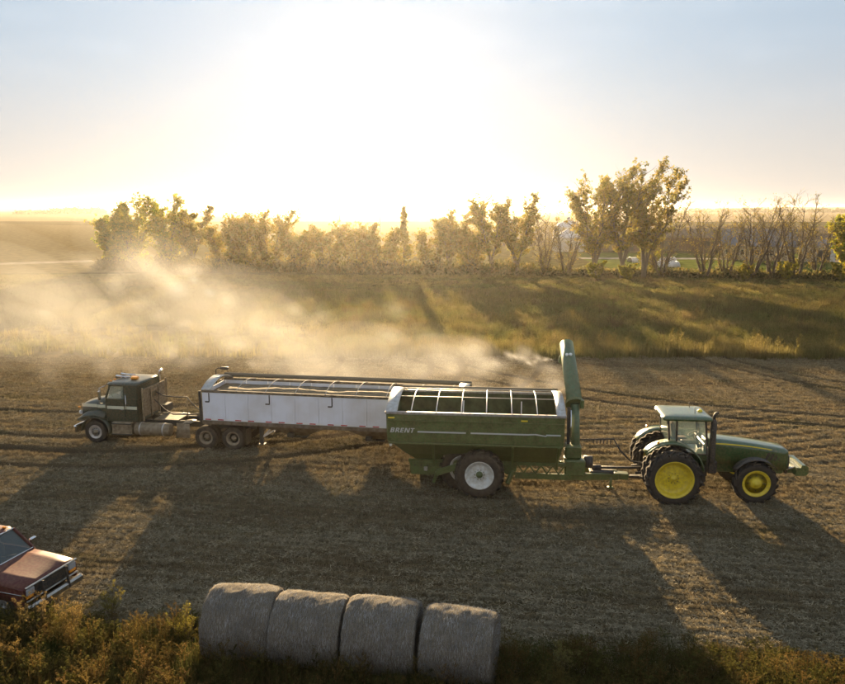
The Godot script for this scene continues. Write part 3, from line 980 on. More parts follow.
	# cab: floor, pillars, panes, roof
	st = S()
	box(st, Vector3(0.72, 1.50, 0), Vector3(1.5, 0.34, 1.25), 0.06)
	box(st, Vector3(1.36, 1.83, 0), Vector3(0.14, 0.36, 1.1), 0.03)
	part("cab_floor", st, G, t)
	var B := {"rl": Vector3(-0.02, 2.02, 0.72), "rt": Vector3(-0.10, 2.96, 0.74), "ml": Vector3(0.24, 2.02, 0.78), "mt": Vector3(0.20, 2.96, 0.79), "fl": Vector3(1.40, 1.66, 0.70), "ft": Vector3(1.26, 2.96, 0.74)}
	for s in [1.0, -1.0]:
		var f := Vector3(1, 1, s)
		for a in [["rl", "rt", 0.07], ["ml", "mt", 0.07], ["fl", "ft", 0.07]]:
			st = S(); beam(st, B[a[0]] * f, B[a[1]] * f, a[2], 0.07, 0.012)
			part("pillar", st, M.black_plastic, t)
		st = S(); beam(st, B["fl"] * f + Vector3(0, -0.02, 0), Vector3(0.62, 1.66, 0.76) * f, 0.05, 0.06, 0.01)
		beam(st, Vector3(0.62, 1.66, 0.76) * f, B["ml"] * f, 0.05, 0.06, 0.01)
		beam(st, B["ml"] * f, B["rl"] * f, 0.05, 0.06, 0.01)
		part("sill", st, M.black_plastic, t)
		var dr := pane("door", [B["ml"] * f + Vector3(0.05, 0.02, 0), Vector3(0.64, 1.70, 0.765) * f, B["fl"] * f + Vector3(-0.04, 0.03, 0), B["ft"] * f + Vector3(-0.04, 0, 0), B["mt"] * f + Vector3(0.05, 0, 0)], M.glass, t)
		st = S(); box(st, Vector3(0.42, 2.02, s * 0.80), Vector3(0.14, 0.04, 0.03), 0.008)
		part("handle", st, M.black_plastic, dr)
		pane("side_window", [B["rl"] * f + Vector3(0.04, 0.03, 0), B["ml"] * f + Vector3(-0.04, 0.03, 0), B["mt"] * f + Vector3(-0.04, 0, 0), B["rt"] * f + Vector3(0.04, 0, 0)], M.glass, t)
		# steps under the door
		for k in 3:
			st = S(); box(st, Vector3(1.05, 0.55 + k * 0.32, s * (0.92 - k * 0.07)), Vector3(0.5, 0.04, 0.28), 0.008)
			part("step", st, M.black_plastic, t)
		st = S(true); tube(st, [Vector3(1.33, 0.9, s * 1.0), Vector3(1.34, 1.6, s * 0.95), Vector3(1.36, 2.0, s * 0.86)], 0.02, 8)
		part("grab_rail", st, M.black_plastic, t)
		st = S(); box(st, Vector3(0.98, 0.86, s * 0.62), Vector3(0.82, 0.72, 0.34), 0.08)
		part("fuel_tank", st, M.black_plastic, t)
		# fenders over the inner duals
		st = S(true)
		var c := Vector3(0, 0.985, 0)
		arc_sheet(st, arc(c, 1.17, 8, 142, 18), s * 0.60, s * 1.20, 0.035, c)
		var fe := part("fender", st, G, t)
		st = S(true)
		tube(st, arc(c + Vector3(0, 0, s * 1.20), 1.185, 8, 142, 18), 0.035, 8)
		part("fender_lip", st, G, fe)
		st = S(); box(st, Vector3(-0.50, 2.17, s * 1.05), Vector3(0.08, 0.10, 0.14), 0.02)
		part("tail_light", st, M.amber, t)
		st = S(true); tube(st, [Vector3(1.30, 2.62, s * 0.78), Vector3(1.40, 2.66, s * 1.10)], 0.014, 6)
		var mi := part("mirror", st, M.black_plastic, t)
		st = S(); box(st, Vector3(1.41, 2.58, s * 1.16), Vector3(0.05, 0.34, 0.18), 0.02)
		part("mirror_head", st, M.black_plastic, mi)
	pane("rear_window", [Vector3(-0.03, 2.05, -0.66), Vector3(-0.03, 2.05, 0.66), Vector3(-0.10, 2.94, 0.68), Vector3(-0.10, 2.94, -0.68)], M.glass, t)
	pane("windscreen", [Vector3(1.42, 2.02, -0.62), Vector3(1.42, 2.02, 0.62), Vector3(1.27, 2.94, 0.68), Vector3(1.27, 2.94, -0.68)], M.glass, t)
	st = S(true)
	rings = []
	for a in [[2.94, -0.18, 1.34, 0.80], [2.97, -0.30, 1.50, 0.90], [3.05, -0.31, 1.50, 0.91], [3.10, -0.26, 1.46, 0.87], [3.13, -0.16, 1.34, 0.78], [3.14, 0.2, 0.9, 0.4]]:
		var rr := []
		var cr := 0.16
		for q in [[a[2] - cr, a[3] - cr, 0], [a[1] + cr, a[3] - cr, 90], [a[1] + cr, -a[3] + cr, 180], [a[2] - cr, -a[3] + cr, 270]]:
			for i in 4:
				var an := deg_to_rad(q[2] + i * 30.0)
				rr.append(Vector3(q[0] + cos(an) * cr, a[0], q[1] + sin(an) * cr))
		rings.append(rr)
	loft(st, rings)
	var roof := part("roof", st, G, t)
	for s in [-1.0, 1.0]:
		for x in [-0.30, 1.49]:
			st = S(); box(st, Vector3(x, 3.02, s * 0.55), Vector3(0.06, 0.08, 0.2), 0.02)
			part("work_light", st, M.lens, roof)
	st = S(true); lathe(st, [Vector2(3.12, 0.10), Vector2(3.17, 0.09), Vector2(3.20, 0.05), Vector2(3.205, 0.0)], 18, Transform3D(Basis(Vector3.RIGHT, -PI / 2), Vector3(1.22, 0, 0)))
	part("receiver_dome", st, M.yellow_paint, roof)
	for z in [-0.5, 0.35]:
		st = S(true); tube(st, [Vector3(0.95, 3.12, z), Vector3(0.93, 3.36, z)], 0.012, 5)
		part("antenna", st, M.black_plastic, roof)
	# inside
	st = S(true)
	rings = []
	for a in [[1.70, 0.25], [1.98, 0.27], [2.08, 0.25]]:
		rings.append([Vector3(0.22, a[0], -a[1]), Vector3(0.75, a[0], -a[1]), Vector3(0.78, a[0], 0), Vector3(0.75, a[0], a[1]), Vector3(0.22, a[0], a[1])])
	loft(st, rings)
	var seat := part("seat", st, M.seat_cloth, t)
	st = S(); box(st, Vector3(0.24, 2.40, 0), Vector3(0.16, 0.66, 0.48), 0.07, Basis(Vector3.BACK, 0.15))
	part("seat_back", st, M.seat_cloth, seat)
	st = S(true); tube(st, [Vector3(1.28, 1.7, 0), Vector3(1.05, 2.2, 0)], 0.06, 8)
	var col := part("steering_column", st, M.black_plastic, t)
	st = S(true)
	var wl := []
	for i in 17: wl.append(Vector3(1.03, 2.24, 0) + Basis(Vector3.BACK, 0.45) * Vector3(cos(TAU * i / 16) * 0.2, 0, sin(TAU * i / 16) * 0.2))
	tube(st, wl, 0.017, 6)
	part("steering_wheel", st, M.black_plastic, col)
	st = S(); box(st, Vector3(0.75, 2.05, 0.45), Vector3(0.6, 0.14, 0.22), 0.04)
	box(st, Vector3(0.98, 2.30, 0.52), Vector3(0.06, 0.22, 0.26), 0.02)
	part("console", st, M.black_plastic, t)
	# exhaust on the right front corner of the cab
	st = S(true)
	tube(st, [Vector3(1.58, 1.30, 0.66), Vector3(1.58, 1.5, 0.66), Vector3(1.58, 2.9, 0.66), Vector3(1.58, 3.02, 0.66)], [0.12, 0.12, 0.11, 0.06], 16)
	tube(st, [Vector3(1.58, 2.95, 0.66), Vector3(1.58, 3.14, 0.66), Vector3(1.63, 3.23, 0.66), Vector3(1.72, 3.27, 0.66)], 0.055, 12)
	part("exhaust_stack", st, M.black_plastic, t)
	st = S(); box(st, Vector3(1.62, 1.15, 0.58), Vector3(0.34, 0.5, 0.34), 0.05)
	part("exhaust_box", st, M.black_plastic, t)
	# front fenders
	for s in [1.0, -1.0]:
		st = S(true)
		var c := Vector3(3.05, 0.775, 0)
		arc_sheet(st, arc(c, 0.88, 35, 150, 14), s * 0.9, s * 1.32, 0.025, c)
		part("front_fender", st, M.black_plastic, t)
		st = S(); beam(st, Vector3(3.05, 0.85, s * 0.7), Vector3(2.95, 1.66, s * 0.95), 0.04, 0.05)
		part("fender_stay", st, M.black_plastic, t)
	# hitch and lift arms
	for s in [-1.0, 1.0]:
		st = S(); beam(st, Vector3(-0.3, 0.85, s * 0.4), Vector3(-1.15, 0.72, s * 0.42), 0.07, 0.1)
		beam(st, Vector3(-0.4, 1.45, s * 0.35), Vector3(-0.85, 1.35, s * 0.4), 0.06, 0.08)
		beam(st, Vector3(-0.85, 1.35, s * 0.4), Vector3(-0.85, 0.78, s * 0.42), 0.05, 0.05)
		part("lift_arm", st, M.dark_steel, t)
	st = S(); beam(st, Vector3(0.1, 0.5, 0), Vector3(-1.25, 0.47, 0), 0.12, 0.06)
	part("drawbar", st, M.dark_steel, t)

# ---------------------------------------------------------------- grain cart
func rect_ring(y: float, x0: float, x1: float, hz: float, c: float) -> Array:
	return [Vector3(x0 + c, y, hz), Vector3(x1 - c, y, hz), Vector3(x1, y, hz - c), Vector3(x1, y, -hz + c), Vector3(x1 - c, y, -hz), Vector3(x0 + c, y, -hz), Vector3(x0, y, -hz + c), Vector3(x0, y, hz - c)]

func bow_line(x: float, y: float, hz: float, rise: float, n := 16) -> Array:
	var out := []
	for i in n + 1:
		var f := lerpf(-1.0, 1.0, float(i) / n)
		out.append(Vector3(x, y + rise * (1.0 - f * f), f * hz))
	return out

func end_cap(called: String, x0: float, x1: float, y: float, hz: float, rise: float, m: Material, parent: Node) -> void:
	var st := S(true)
	var a := bow_line(x0, y, hz, rise, 20)
	var b := bow_line(x1, y, hz, rise, 20)
	var rings := []
	for i in a.size(): rings.append([a[i], b[i], b[i] + Vector3(0, 0.03, 0), a[i] + Vector3(0, 0.03, 0)])
	loft(st, rings)
	part(called, st, m, parent)

func build_cart() -> void:
	var t := thing("grain_cart", "large green grain cart with white wheel centres and raised unloading auger", "grain cart", Vector3(2.29, 0.0, -28.43), -5.5)
	var G: Material = M.cart_green
	# hull, open at the top: outer shell up, inner shell down
	var st := S()
	loft(st, [rect_ring(0.98, -2.35, 2.95, 0.55, 0.05), rect_ring(1.45, -2.85, 3.02, 0.98, 0.05), rect_ring(2.04, -3.30, 3.06, 1.62, 0.05), rect_ring(2.16, -3.47, 3.08, 1.72, 0.05), rect_ring(2.48, -3.49, 3.09, 1.735, 0.05), rect_ring(3.22, -3.50, 3.10, 1.75, 0.05), rect_ring(3.22, -3.44, 3.04, 1.69, 0.05)], false)
	var hull := part("hull", st, G, t)
	st = S()
	loft(st, [rect_ring(3.22, -3.44, 3.04, 1.69, 0.05), rect_ring(2.18, -3.40, 3.02, 1.66, 0.05), rect_ring(1.06, -2.30, 2.90, 0.5, 0.05), rect_ring(1.05, -0.3, 0.9, 0.1, 0.05)], false)
	box(st, Vector3(0.3, 1.02, 0), Vector3(1.3, 0.04, 0.3))
	part("hopper_lining", st, M.cart_inside, hull)
	# stiffeners and ledge
	for s in [1.0, -1.0]:
		st = S(); beam(st, Vector3(-3.42, 2.10, s * 1.735), Vector3(3.05, 2.10, s * 1.735), 0.05, 0.07, 0.01)
		part("ledge", st, G, hull)
		st = S(); beam(st, Vector3(-3.47, 2.98, s * 1.762), Vector3(3.08, 2.98, s * 1.762), 0.025, 0.035, 0.005)
		part("crease", st, G, hull)
		for x in [-1.75, 1.22, 2.9]:
			st = S()
			beam(st, Vector3(x, 2.08, s * 1.70), Vector3(x, 1.02, s * 1.02), 0.09, 0.12, 0.015)
			part("stiffener", st, G, hull)
		for x in [-0.42]:
			st = S(); box(st, Vector3(x, 2.78, s * 1.755), Vector3(0.035, 0.72, 0.03), 0.005)
			part("panel_joint", st, G, hull)
		# grey stripe in two lengths and the swoosh before the model badge
		for a in [[-2.32, -0.52], [-0.34, 1.80], [2.42, 2.95]]:
			st = S(); box(st, Vector3((a[0] + a[1]) * 0.5, 2.56, s * 1.752), Vector3(a[1] - a[0], 0.055, 0.006))
			part("stripe", st, M.decal_grey, hull)
		st = S()
		extr(st, [Vector2(1.80, 2.59), Vector2(2.05, 2.60), Vector2(2.45, 2.53), Vector2(2.42, 2.50), Vector2(2.0, 2.555), Vector2(1.80, 2.535)], s * 1.750, s * 1.756)
		part("swoosh", st, M.decal_grey, hull)
		for x in [-3.30, 1.62]:
			st = S(); box(st, Vector3(x, 3.08, s * 1.762), Vector3(0.24, 0.055, 0.006))
			part("warning_decal", st, M.yellow_paint, hull)
	var font := SystemFont.new()
	font.font_names = PackedStringArray(["Droid Sans"])
	font.font_weight = 800
	for s in [1.0, -1.0]:
		var tm := TextMesh.new()
		tm.text = "BRENT"
		tm.font = font
		tm.font_size = 32
		tm.pixel_size = 0.0076
		tm.depth = 0.006
		tm.material = M.decal_grey
		var o := put("lettering", tm, hull, Vector3(-2.90 if s > 0 else 2.4, 2.60, s * 1.752))
		o.transform.basis = Basis(Vector3(1.18 * s, 0, 0), Vector3(0.28 * s, 1, 0), Vector3(0, 0, s))
	# rim rails
	for s in [1.0, -1.0]:
		st = S(); beam(st, Vector3(-3.54, 3.27, s * 1.73), Vector3(3.14, 3.27, s * 1.73), 0.13, 0.10, 0.015)
		part("top_rail", st, M.rail_grey, t)
	for x in [-3.48, 3.08]:
		st = S(); beam(st, Vector3(x, 3.27, -1.66), Vector3(x, 3.27, 1.66), 0.12, 0.10, 0.015)
		part("top_rail", st, M.rail_grey, t)
	# tarp bows, end caps, cables, rolled tarp
	end_cap("end_cap", -3.52, -3.08, 3.30, 1.76, 0.36, M.galvanised, t)
	end_cap("end_cap", 2.78, 3.12, 3.30, 1.76, 0.36, M.galvanised, t)
	for k in 6:
		st = S(true); tube(st, bow_line(-2.56 + k * 0.93, 3.31, 1.72, 0.32), 0.019, 8)
		part("bow", st, M.bow_steel, t)
	for f in [0.35, -0.15, -0.60]:
		st = S(true); tube(st, [Vector3(-3.1, 3.345 + 0.32 * (1.0 - f * f), f * 1.72), Vector3(2.8, 3.345 + 0.32 * (1.0 - f * f), f * 1.72)], 0.010, 6)
		part("tarp_cable", st, M.bow_steel, t)
	st = S(true); tube(st, [Vector3(-3.3, 3.40, -1.80), Vector3(3.1, 3.40, -1.80)], 0.075, 10)
	part("tarp_roll", st, M.tarp, t)
	for x in [-0.75, 1.6]:
		st = S(true); tube(st, [Vector3(x, 1.5, -0.6), Vector3(x + 0.02, 3.0, -1.35)], 0.025, 6)
		part("inside_ladder", st, M.bow_steel, t)
	# frame with a latticed front half
	for s in [1.0, -1.0]:
		var z: float = s * 0.92
		st = S(); beam(st, Vector3(-2.75, 1.16, z), Vector3(3.25, 1.16, z), 0.10, 0.12, 0.012)
		part("frame_rail", st, G, t)
		st = S()
		extr(st, [Vector2(-2.72, 1.10), Vector2(-2.66, 0.62), Vector2(-2.2, 0.60), Vector2(-0.9, 0.62), Vector2(-0.5, 1.10)], z - 0.04, z + 0.04)
		part("frame_plate", st, G, t)
		st = S()
		extr(st, [Vector2(0.7, 1.10), Vector2(1.0, 0.72), Vector2(1.35, 0.70), Vector2(1.42, 1.10)], z - 0.04, z + 0.04)
		part("frame_plate", st, G, t)
		st = S(); beam(st, Vector3(1.35, 0.68, z), Vector3(3.5, 0.62, z * 0.8), 0.10, 0.22, 0.012)
		part("frame_rail", st, G, t)
		for k in 8:
			var x := 1.45 + k * 0.22
			st = S(); beam(st, Vector3(x, 0.78 if k % 2 else 1.12, z), Vector3(x + 0.22, 1.12 if k % 2 else 0.78, z), 0.05, 0.05, 0.006)
			part("lattice_bar", st, G, t)
		for k in 6:
			st = S(); lathe(st, [Vector2(0.0, 0.03), Vector2(0.012, 0.03), Vector2(0.012, 0.0)], 8, Transform3D(Basis(), Vector3(-2.5 + k * 0.24, 0.98, z + s * 0.042 - (0.012 if s < 0 else 0.0))))
			part("bolt", st, M.black_plastic, t)
		st = S(); box(st, Vector3(-2.08, 0.86, z + s * 0.08), Vector3(0.14, 0.16, 0.08), 0.02)
		part("reflector_box", st, M.galvanised, t)
		# staggered wheel pair and its rocker arm
		wheel(t, Vector3(0, 0.91, s * 1.46), s, 0.92, 0.58, 0.52, M.dusty_tyre, M.white_rim, 16, 0.13, 0.13, 10, 0, G)
		wheel(t, Vector3(-0.62, 0.91, s * 0.80), s, 0.92, 0.50, 0.52, M.dusty_tyre, M.white_rim, 16, 0.10, 0.13, 10, 0, G)
		st = S(); beam(st, Vector3(-1.62, 0.82, s * 1.30), Vector3(-0.62, 1.22, s * 1.42), 0.10, 0.24, 0.02)
		part("rocker_arm", st, G, t)
		st = S(); beam(st, Vector3(-1.62, 0.86, s * 1.30), Vector3(-1.75, 0.42, s * 1.28), 0.12, 0.12, 0.02)
		part("rocker_foot", st, G, t)
		st = S(); beam(st, Vector3(1.25, 0.9, s * 1.0), Vector3(1.05, 0.45, s * 1.25), 0.12, 0.2, 0.02)
		part("scraper", st, G, t)
	st = S(true); tube(st, [Vector3(0, 0.91, -1.5), Vector3(0, 0.91, 1.5)], 0.1, 12)
	part("axle", st, G, t)
	st = S(true); tube(st, [Vector3(-0.62, 0.91, -0.85), Vector3(-0.62, 0.91, 0.85)], 0.1, 12)
	part("axle", st, G, t)
	st = S(); box(st, Vector3(-3.36, 1.98, 1.5), Vector3(0.10, 0.16, 0.16), 0.03)
	part("tail_lamp", st, M.lens, t)
	# tongue
	st = S()
	for s in [1.0, -1.0]: beam(st, Vector3(3.2, 0.62, s * 0.72), Vector3(5.35, 0.50, s * 0.16), 0.14, 0.26, 0.02)
	beam(st, Vector3(5.2, 0.50, 0), Vector3(5.75, 0.48, 0), 0.34, 0.24, 0.02)
	part("tongue", st, G, t)
	st = S(); beam(st, Vector3(5.7, 0.46, 0), Vector3(6.2, 0.46, 0), 0.12, 0.08, 0.01)
	lathe(st, [Vector2(-0.05, 0.06), Vector2(-0.05, 0.12), Vector2(0.05, 0.12), Vector2(0.05, 0.06)], 16, Transform3D(Basis(Vector3.RIGHT, PI / 2), Vector3(6.25, 0.46, 0)))
	part("hitch_clevis", st, M.dark_steel, t)
	st = S(true); tube(st, [Vector3(4.35, 0.78, 0.0), Vector3(5.6, 0.80, 0), Vector3(6.85, 0.86, 0)], 0.055, 10)
	tube(st, [Vector3(4.35, 0.78, 0.0), Vector3(4.7, 0.785, 0)], 0.10, 12)
	part("drive_shaft", st, M.black_plastic, t)
	st = S(); box(st, Vector3(4.7, 0.66, 0.05), Vector3(0.9, 0.12, 0.5), 0.02)
	part("tongue_plate", st, M.dark_steel, t)
	st = S(true); tube(st, [Vector3(5.05, 0.5, 0.32), Vector3(5.05, 0.12, 0.32)], 0.05, 10)
	box(st, Vector3(5.05, 0.10, 0.32), Vector3(0.22, 0.03, 0.22), 0.01)
	part("jack_stand", st, G, t)
	# hose rack and hydraulic hoses
	st = S(true); tube(st, [Vector3(3.7, 1.95, 0.2), Vector3(5.15, 1.98, 0.1)], 0.03, 8)
	part("hose_rack", st, M.black_plastic, t)
	for k in 6:
		st = S(); box(st, Vector3(4.35 + k * 0.13, 1.88, 0.15), Vector3(0.05, 0.16, 0.06), 0.008)
		part("hose_clip", st, M.black_plastic, t)
	for k in 2:
		st = S(true)
		tube(st, [Vector3(5.13, 1.97, 0.1 + k * 0.06), Vector3(5.4, 1.55 - k * 0.05, 0.1 + k * 0.06), Vector3(5.8, 1.12, 0.08 + k * 0.06), Vector3(6.3, 1.05, 0.05 + k * 0.05), Vector3(6.8, 1.25, 0.02)], 0.022, 7)
		part("hydraulic_hose", st, M.rubber_hose, t)
	# auger: sump, lower tube, gearbox, hinge, upper tube, spout
	st = S(); box(st, Vector3(3.62, 0.98, 0.42), Vector3(0.78, 0.62, 0.75), 0.05)
	box(st, Vector3(3.55, 1.56, 0.36), Vector3(0.62, 0.50, 0.6), 0.05)
	part("auger_sump", st, G, t)
	st = S(true); lathe(st, [Vector2(-0.16, 0.0), Vector2(-0.16, 0.24), Vector2(0.16, 0.24), Vector2(0.16, 0.0)], 20, Transform3D(Basis(Vector3.UP, PI / 2), Vector3(4.16, 1.10, 0.30)))
	part("gearbox", st, M.black_plastic, t)
	st = S(true); tube(st, [Vector3(3.66, 1.5, 0.36), Vector3(3.63, 3.28, -0.10)], 0.17, 16)
	part("lower_tube", st, M.cart_auger_green, t)
	st = S(); beam(st, Vector3(3.38, 1.4, 0.40), Vector3(3.38, 3.2, 0.05), 0.09, 0.12, 0.01)
	part("auger_frame", st, M.dark_steel, t)
	st = S(true); tube(st, [Vector3(3.46, 2.0, 0.42), Vector3(3.46, 3.1, 0.14)], 0.035, 8)
	part("fold_cylinder", st, M.chrome, t)
	var hinge := Vector3(3.62, 3.30, -0.12)
	var tip := Vector3(3.46, 5.20, -2.62)
	var ax := (tip - hinge).normalized()
	st = S(); lathe(st, [Vector2(-0.06, 0.20), Vector2(-0.06, 0.36), Vector2(0.06, 0.36), Vector2(0.06, 0.20)], 20, Transform3D(Basis.looking_at(-ax, Vector3.RIGHT), hinge))
	box(st, hinge + Vector3(0.26, 0.02, 0.16), Vector3(0.14, 0.34, 0.2), 0.02)
	part("hinge", st, G, t)
	st = S(true)
	tube(st, [hinge, tip, tip + ax * 0.05], [0.30, 0.285, 0.20], 28)
	var up := part("upper_tube", st, M.cart_auger_green, t)
	st = S(true)
	var mid := hinge.lerp(tip, 0.72)
	for s in [-1.0, 1.0]:
		var nrm := (Vector3(0, 0, 1) - ax * ax.z).normalized()
		var side := ax.cross(nrm).normalized()
		lathe(st, [Vector2(0.0, 0.05), Vector2(0.07, 0.065), Vector2(0.075, 0.0)], 14, Transform3D(Basis(side, nrm.cross(side), nrm), mid + nrm * 0.27 + side * 0.075 * s))
	part("work_light", st, M.lens, up)
	st = S(true)
	var sp := hinge.lerp(tip, 0.86)
	tube(st, [sp + Vector3(-0.10, -0.16, -0.10), sp + Vector3(-0.20, -0.32, -0.20), sp + Vector3(-0.22, -0.50, -0.28)], [0.15, 0.14, 0.12], 14, false)
	part("spout", st, M.cart_auger_green, up)

# ---------------------------------------------------------------- hopper trailer (front at -x, where the truck is)
const RIG := Vector3(-9.02, 0.0, -33.745)
const RIG_YAW := -9.0

func build_trailer() -> void:
	var t := thing("hopper_trailer", "long white open-topped grain trailer with tarp bows behind the dark truck", "trailer", RIG, RIG_YAW)
	var x0 := -0.65
	var x1 := 11.2
	var yb := 1.37
	var yt := 2.66
	var n := 11
	var pw := (x1 - x0) / n
	for s in [1.0, -1.0]:
		for k in n:
			var st := S()
			box(st, Vector3(x0 + (k + 0.5) * pw, (yb + yt) * 0.5, s * 1.255), Vector3(pw - 0.012, yt - yb, 0.045), 0.006)
			var p := part("side_panel", st, M.trailer_white, t)
			st = S()   # pressed ribs of the panel
			for q in 4:
				box(st, Vector3(x0 + (k + (q + 0.5) / 4.0) * pw, (yb + yt) * 0.5, s * 1.2795), Vector3(0.03, yt - yb - 0.12, 0.01), 0.003)
			part("rib", st, M.trailer_white, p)
		var st := S(); beam(st, Vector3(x0 - 0.03, yt + 0.05, s * 1.255), Vector3(x1 + 0.03, yt + 0.05, s * 1.255), 0.10, 0.11, 0.01)
		part("top_rail", st, M.trailer_rail, t)
		st = S(); beam(st, Vector3(x0 - 0.03, yb - 0.09, s * 1.245), Vector3(x1 + 0.03, yb - 0.09, s * 1.245), 0.11, 0.18, 0.01)
		part("bottom_rail", st, M.trailer_rail, t)
		# reflective tape along the bottom edge
		var i := 0
		var x := x0 + 0.1
		while x < x1 - 0.3:
			st = S(); box(st, Vector3(x + 0.14, yb + 0.045, s * 1.281), Vector3(0.28, 0.052, 0.006))
			part("reflective_tape", st, M.tape_red if i % 2 == 0 else M.tape_white, t)
			x += 0.30 if i % 4 != 3 else 0.52
			i += 1
		for xx in [-0.32, 2.5, 5.35, 8.2]:
			st = S(); box(st, Vector3(xx, yt - 0.22, s * 1.292), Vector3(0.05, 0.40, 0.014), 0.004)
			box(st, Vector3(xx - 0.09, yt - 0.43, s * 1.292), Vector3(0.2, 0.06, 0.02), 0.006)
			part("tarp_strap", st, M.dark_steel, t)
	# ends
	for x in [x0, x1]:
		var st := S(); box(st, Vector3(x, (yb + yt) * 0.5, 0), Vector3(0.05, yt - yb, 2.44), 0.006)
		part("end_panel", st, M.trailer_white, t)
	var st := S(); box(st, Vector3(x0 - 0.16, 1.95, 1.12), Vector3(0.14, 1.45, 0.12), 0.02)
	box(st, Vector3(x0 - 0.16, 1.95, -1.12), Vector3(0.14, 1.45, 0.12), 0.02)
	for k in 5: box(st, Vector3(x0 - 0.14, 1.35 + k * 0.3, 0), Vector3(0.06, 0.05, 2.14), 0.006)
	part("front_brace", st, M.dark_steel, t)
	end_cap("end_cap", x0 - 0.03, x0 + 0.42, yt + 0.10, 1.28, 0.34, M.galvanised, t)
	end_cap("end_cap", x1 - 0.42, x1 + 0.03, yt + 0.10, 1.28, 0.34, M.galvanised, t)
	for k in 8:
		st = S(true); tube(st, bow_line(0.95 + k * 1.36, yt + 0.10, 1.25, 0.22), 0.016, 8)
		part("bow", st, M.trailer_bow, t)
	st = S(true); tube(st, [Vector3(x0, yt + 0.26, -1.28), Vector3(3.0, yt + 0.24, -1.28), Vector3(7.0, yt + 0.25, -1.28), Vector3(x1, yt + 0.23, -1.28)], 0.10, 12)
	part("tarp_roll", st, M.tarp, t)
	st = S(true); tube(st, [Vector3(x0 - 0.35, 2.0, -1.05), Vector3(x0 - 0.35, yt + 0.52, -1.05), Vector3(x0 - 0.22, yt + 0.60, -1.05), Vector3(x0 + 0.0, yt + 0.58, -1.1)], 0.03, 8)
	box(st, Vector3(x0 + 0.05, yt + 0.58, -1.12), Vector3(0.42, 0.14, 0.18), 0.04)
	part("tarp_crank", st, M.dark_steel, t)
	# undercarriage
	for s in [1.0, -1.0]:
		st = S(); beam(st, Vector3(x0, 1.10, s * 0.5), Vector3(x1, 1.10, s * 0.5), 0.12, 0.16, 0.01)
		part("frame_rail", st, M.trailer_under, t)
		st = S(); box(st, Vector3(1.97, 0.70, s * 0.98), Vector3(0.16, 0.78, 0.16), 0.015)
		var leg := part("landing_leg", st, M.dark_steel, t)
		st = S(); box(st, Vector3(1.97, 0.29, s * 0.98), Vector3(0.34, 0.05, 0.3), 0.01)
		part("foot", st, M.dark_steel, leg)
		for b in [2.5, 2.9]:
			st = S(); beam(st, Vector3(2.02, 0.62, s * 0.98), Vector3(b, 1.14, s * 0.72), 0.05, 0.06)
			part("leg_brace", st, M.bow_steel, t)
	for a in [[1.75, 5.15, 3.15, 3.80], [5.75, 9.3, 6.75, 7.40]]:
		st = S()
		loft(st, [rect_ring(1.24, a[0], a[1], 1.17, 0.03), rect_ring(1.05, a[0] + 0.3, a[1] - 0.35, 1.0, 0.03), rect_ring(0.56, a[2], a[3], 0.34, 0.03)])
		var hp := part("hopper", st, M.trailer_under, t)
		st = S(); box(st, Vector3((a[2] + a[3]) * 0.5, 0.52, 0.0), Vector3(0.84, 0.09, 0.86), 0.015)
		part("hopper_door", st, M.dark_steel, hp)
		st = S(true); tube(st, [Vector3((a[2] + a[3]) * 0.5, 0.55, 0.3), Vector3((a[2] + a[3]) * 0.5, 0.72, 1.16)], 0.025, 8)
		part("crank_rod", st, M.dark_steel, hp)
		st = S(); box(st, Vector3(a[2] + 0.12, 0.72, 0.80), Vector3(0.3, 0.20, 0.2), 0.03)
		part("gear_box", st, M.dark_steel, hp)
	for x in [9.55, 10.75]:
		for s in [1.0, -1.0]:
			wheel(t, Vector3(x, 0.525, s * 1.07), s, 0.53, 0.27, 0.30, M.dusty_tyre, M.dusty_alu, 0, 0.05, 0.11, 10, 6)
			wheel(t, Vector3(x, 0.525, s * 0.74), s, 0.53, 0.27, 0.30, M.dusty_tyre, M.dusty_alu, 0, 0.05, 0.11, 10, 0)
		st = S(true); tube(st, [Vector3(x, 0.525, -1.1), Vector3(x, 0.525, 1.1)], 0.07, 10)
		part("axle", st, M.trailer_under, t)
	st = S(); box(st, Vector3(10.15, 0.86, 0.0), Vector3(2.2, 0.3, 0.7), 0.04)
	part("suspension", st, M.trailer_under, t)
	# the grain heaped inside
	st = S(true)
	var gx := 60
	var gz := 14
	for i in gx:
		for j in gz:
			var q := []
			for c in [[i, j], [i + 1, j], [i + 1, j + 1], [i, j + 1]]:
				var fx := float(c[0]) / gx
				var fz := float(c[1]) / gz * 2.0 - 1.0
				var x := lerpf(x0 + 0.05, x1 - 0.05, fx)
				var hump := 0.13 * (1.0 - fz * fz) * (0.85 + 0.15 * cos(fx * TAU * 3.0 + 0.6)) * smoothstep(0.0, 0.06, fx) * smoothstep(1.0, 0.94, fx)
				q.append(Vector3(x, 2.49 + hump + 0.03 * noise.get_noise_2d(x * 1.5, fz * 2.0), fz * 1.22))
			quad(st, q[0], q[3], q[2], q[1])
	var heap := part("grain_load", st, M.grain)
	heap.position = RIG
	heap.rotation_degrees.y = RIG_YAW
	tag(heap, "tan heap of harvested grain inside the white trailer", "grain", "", "stuff")

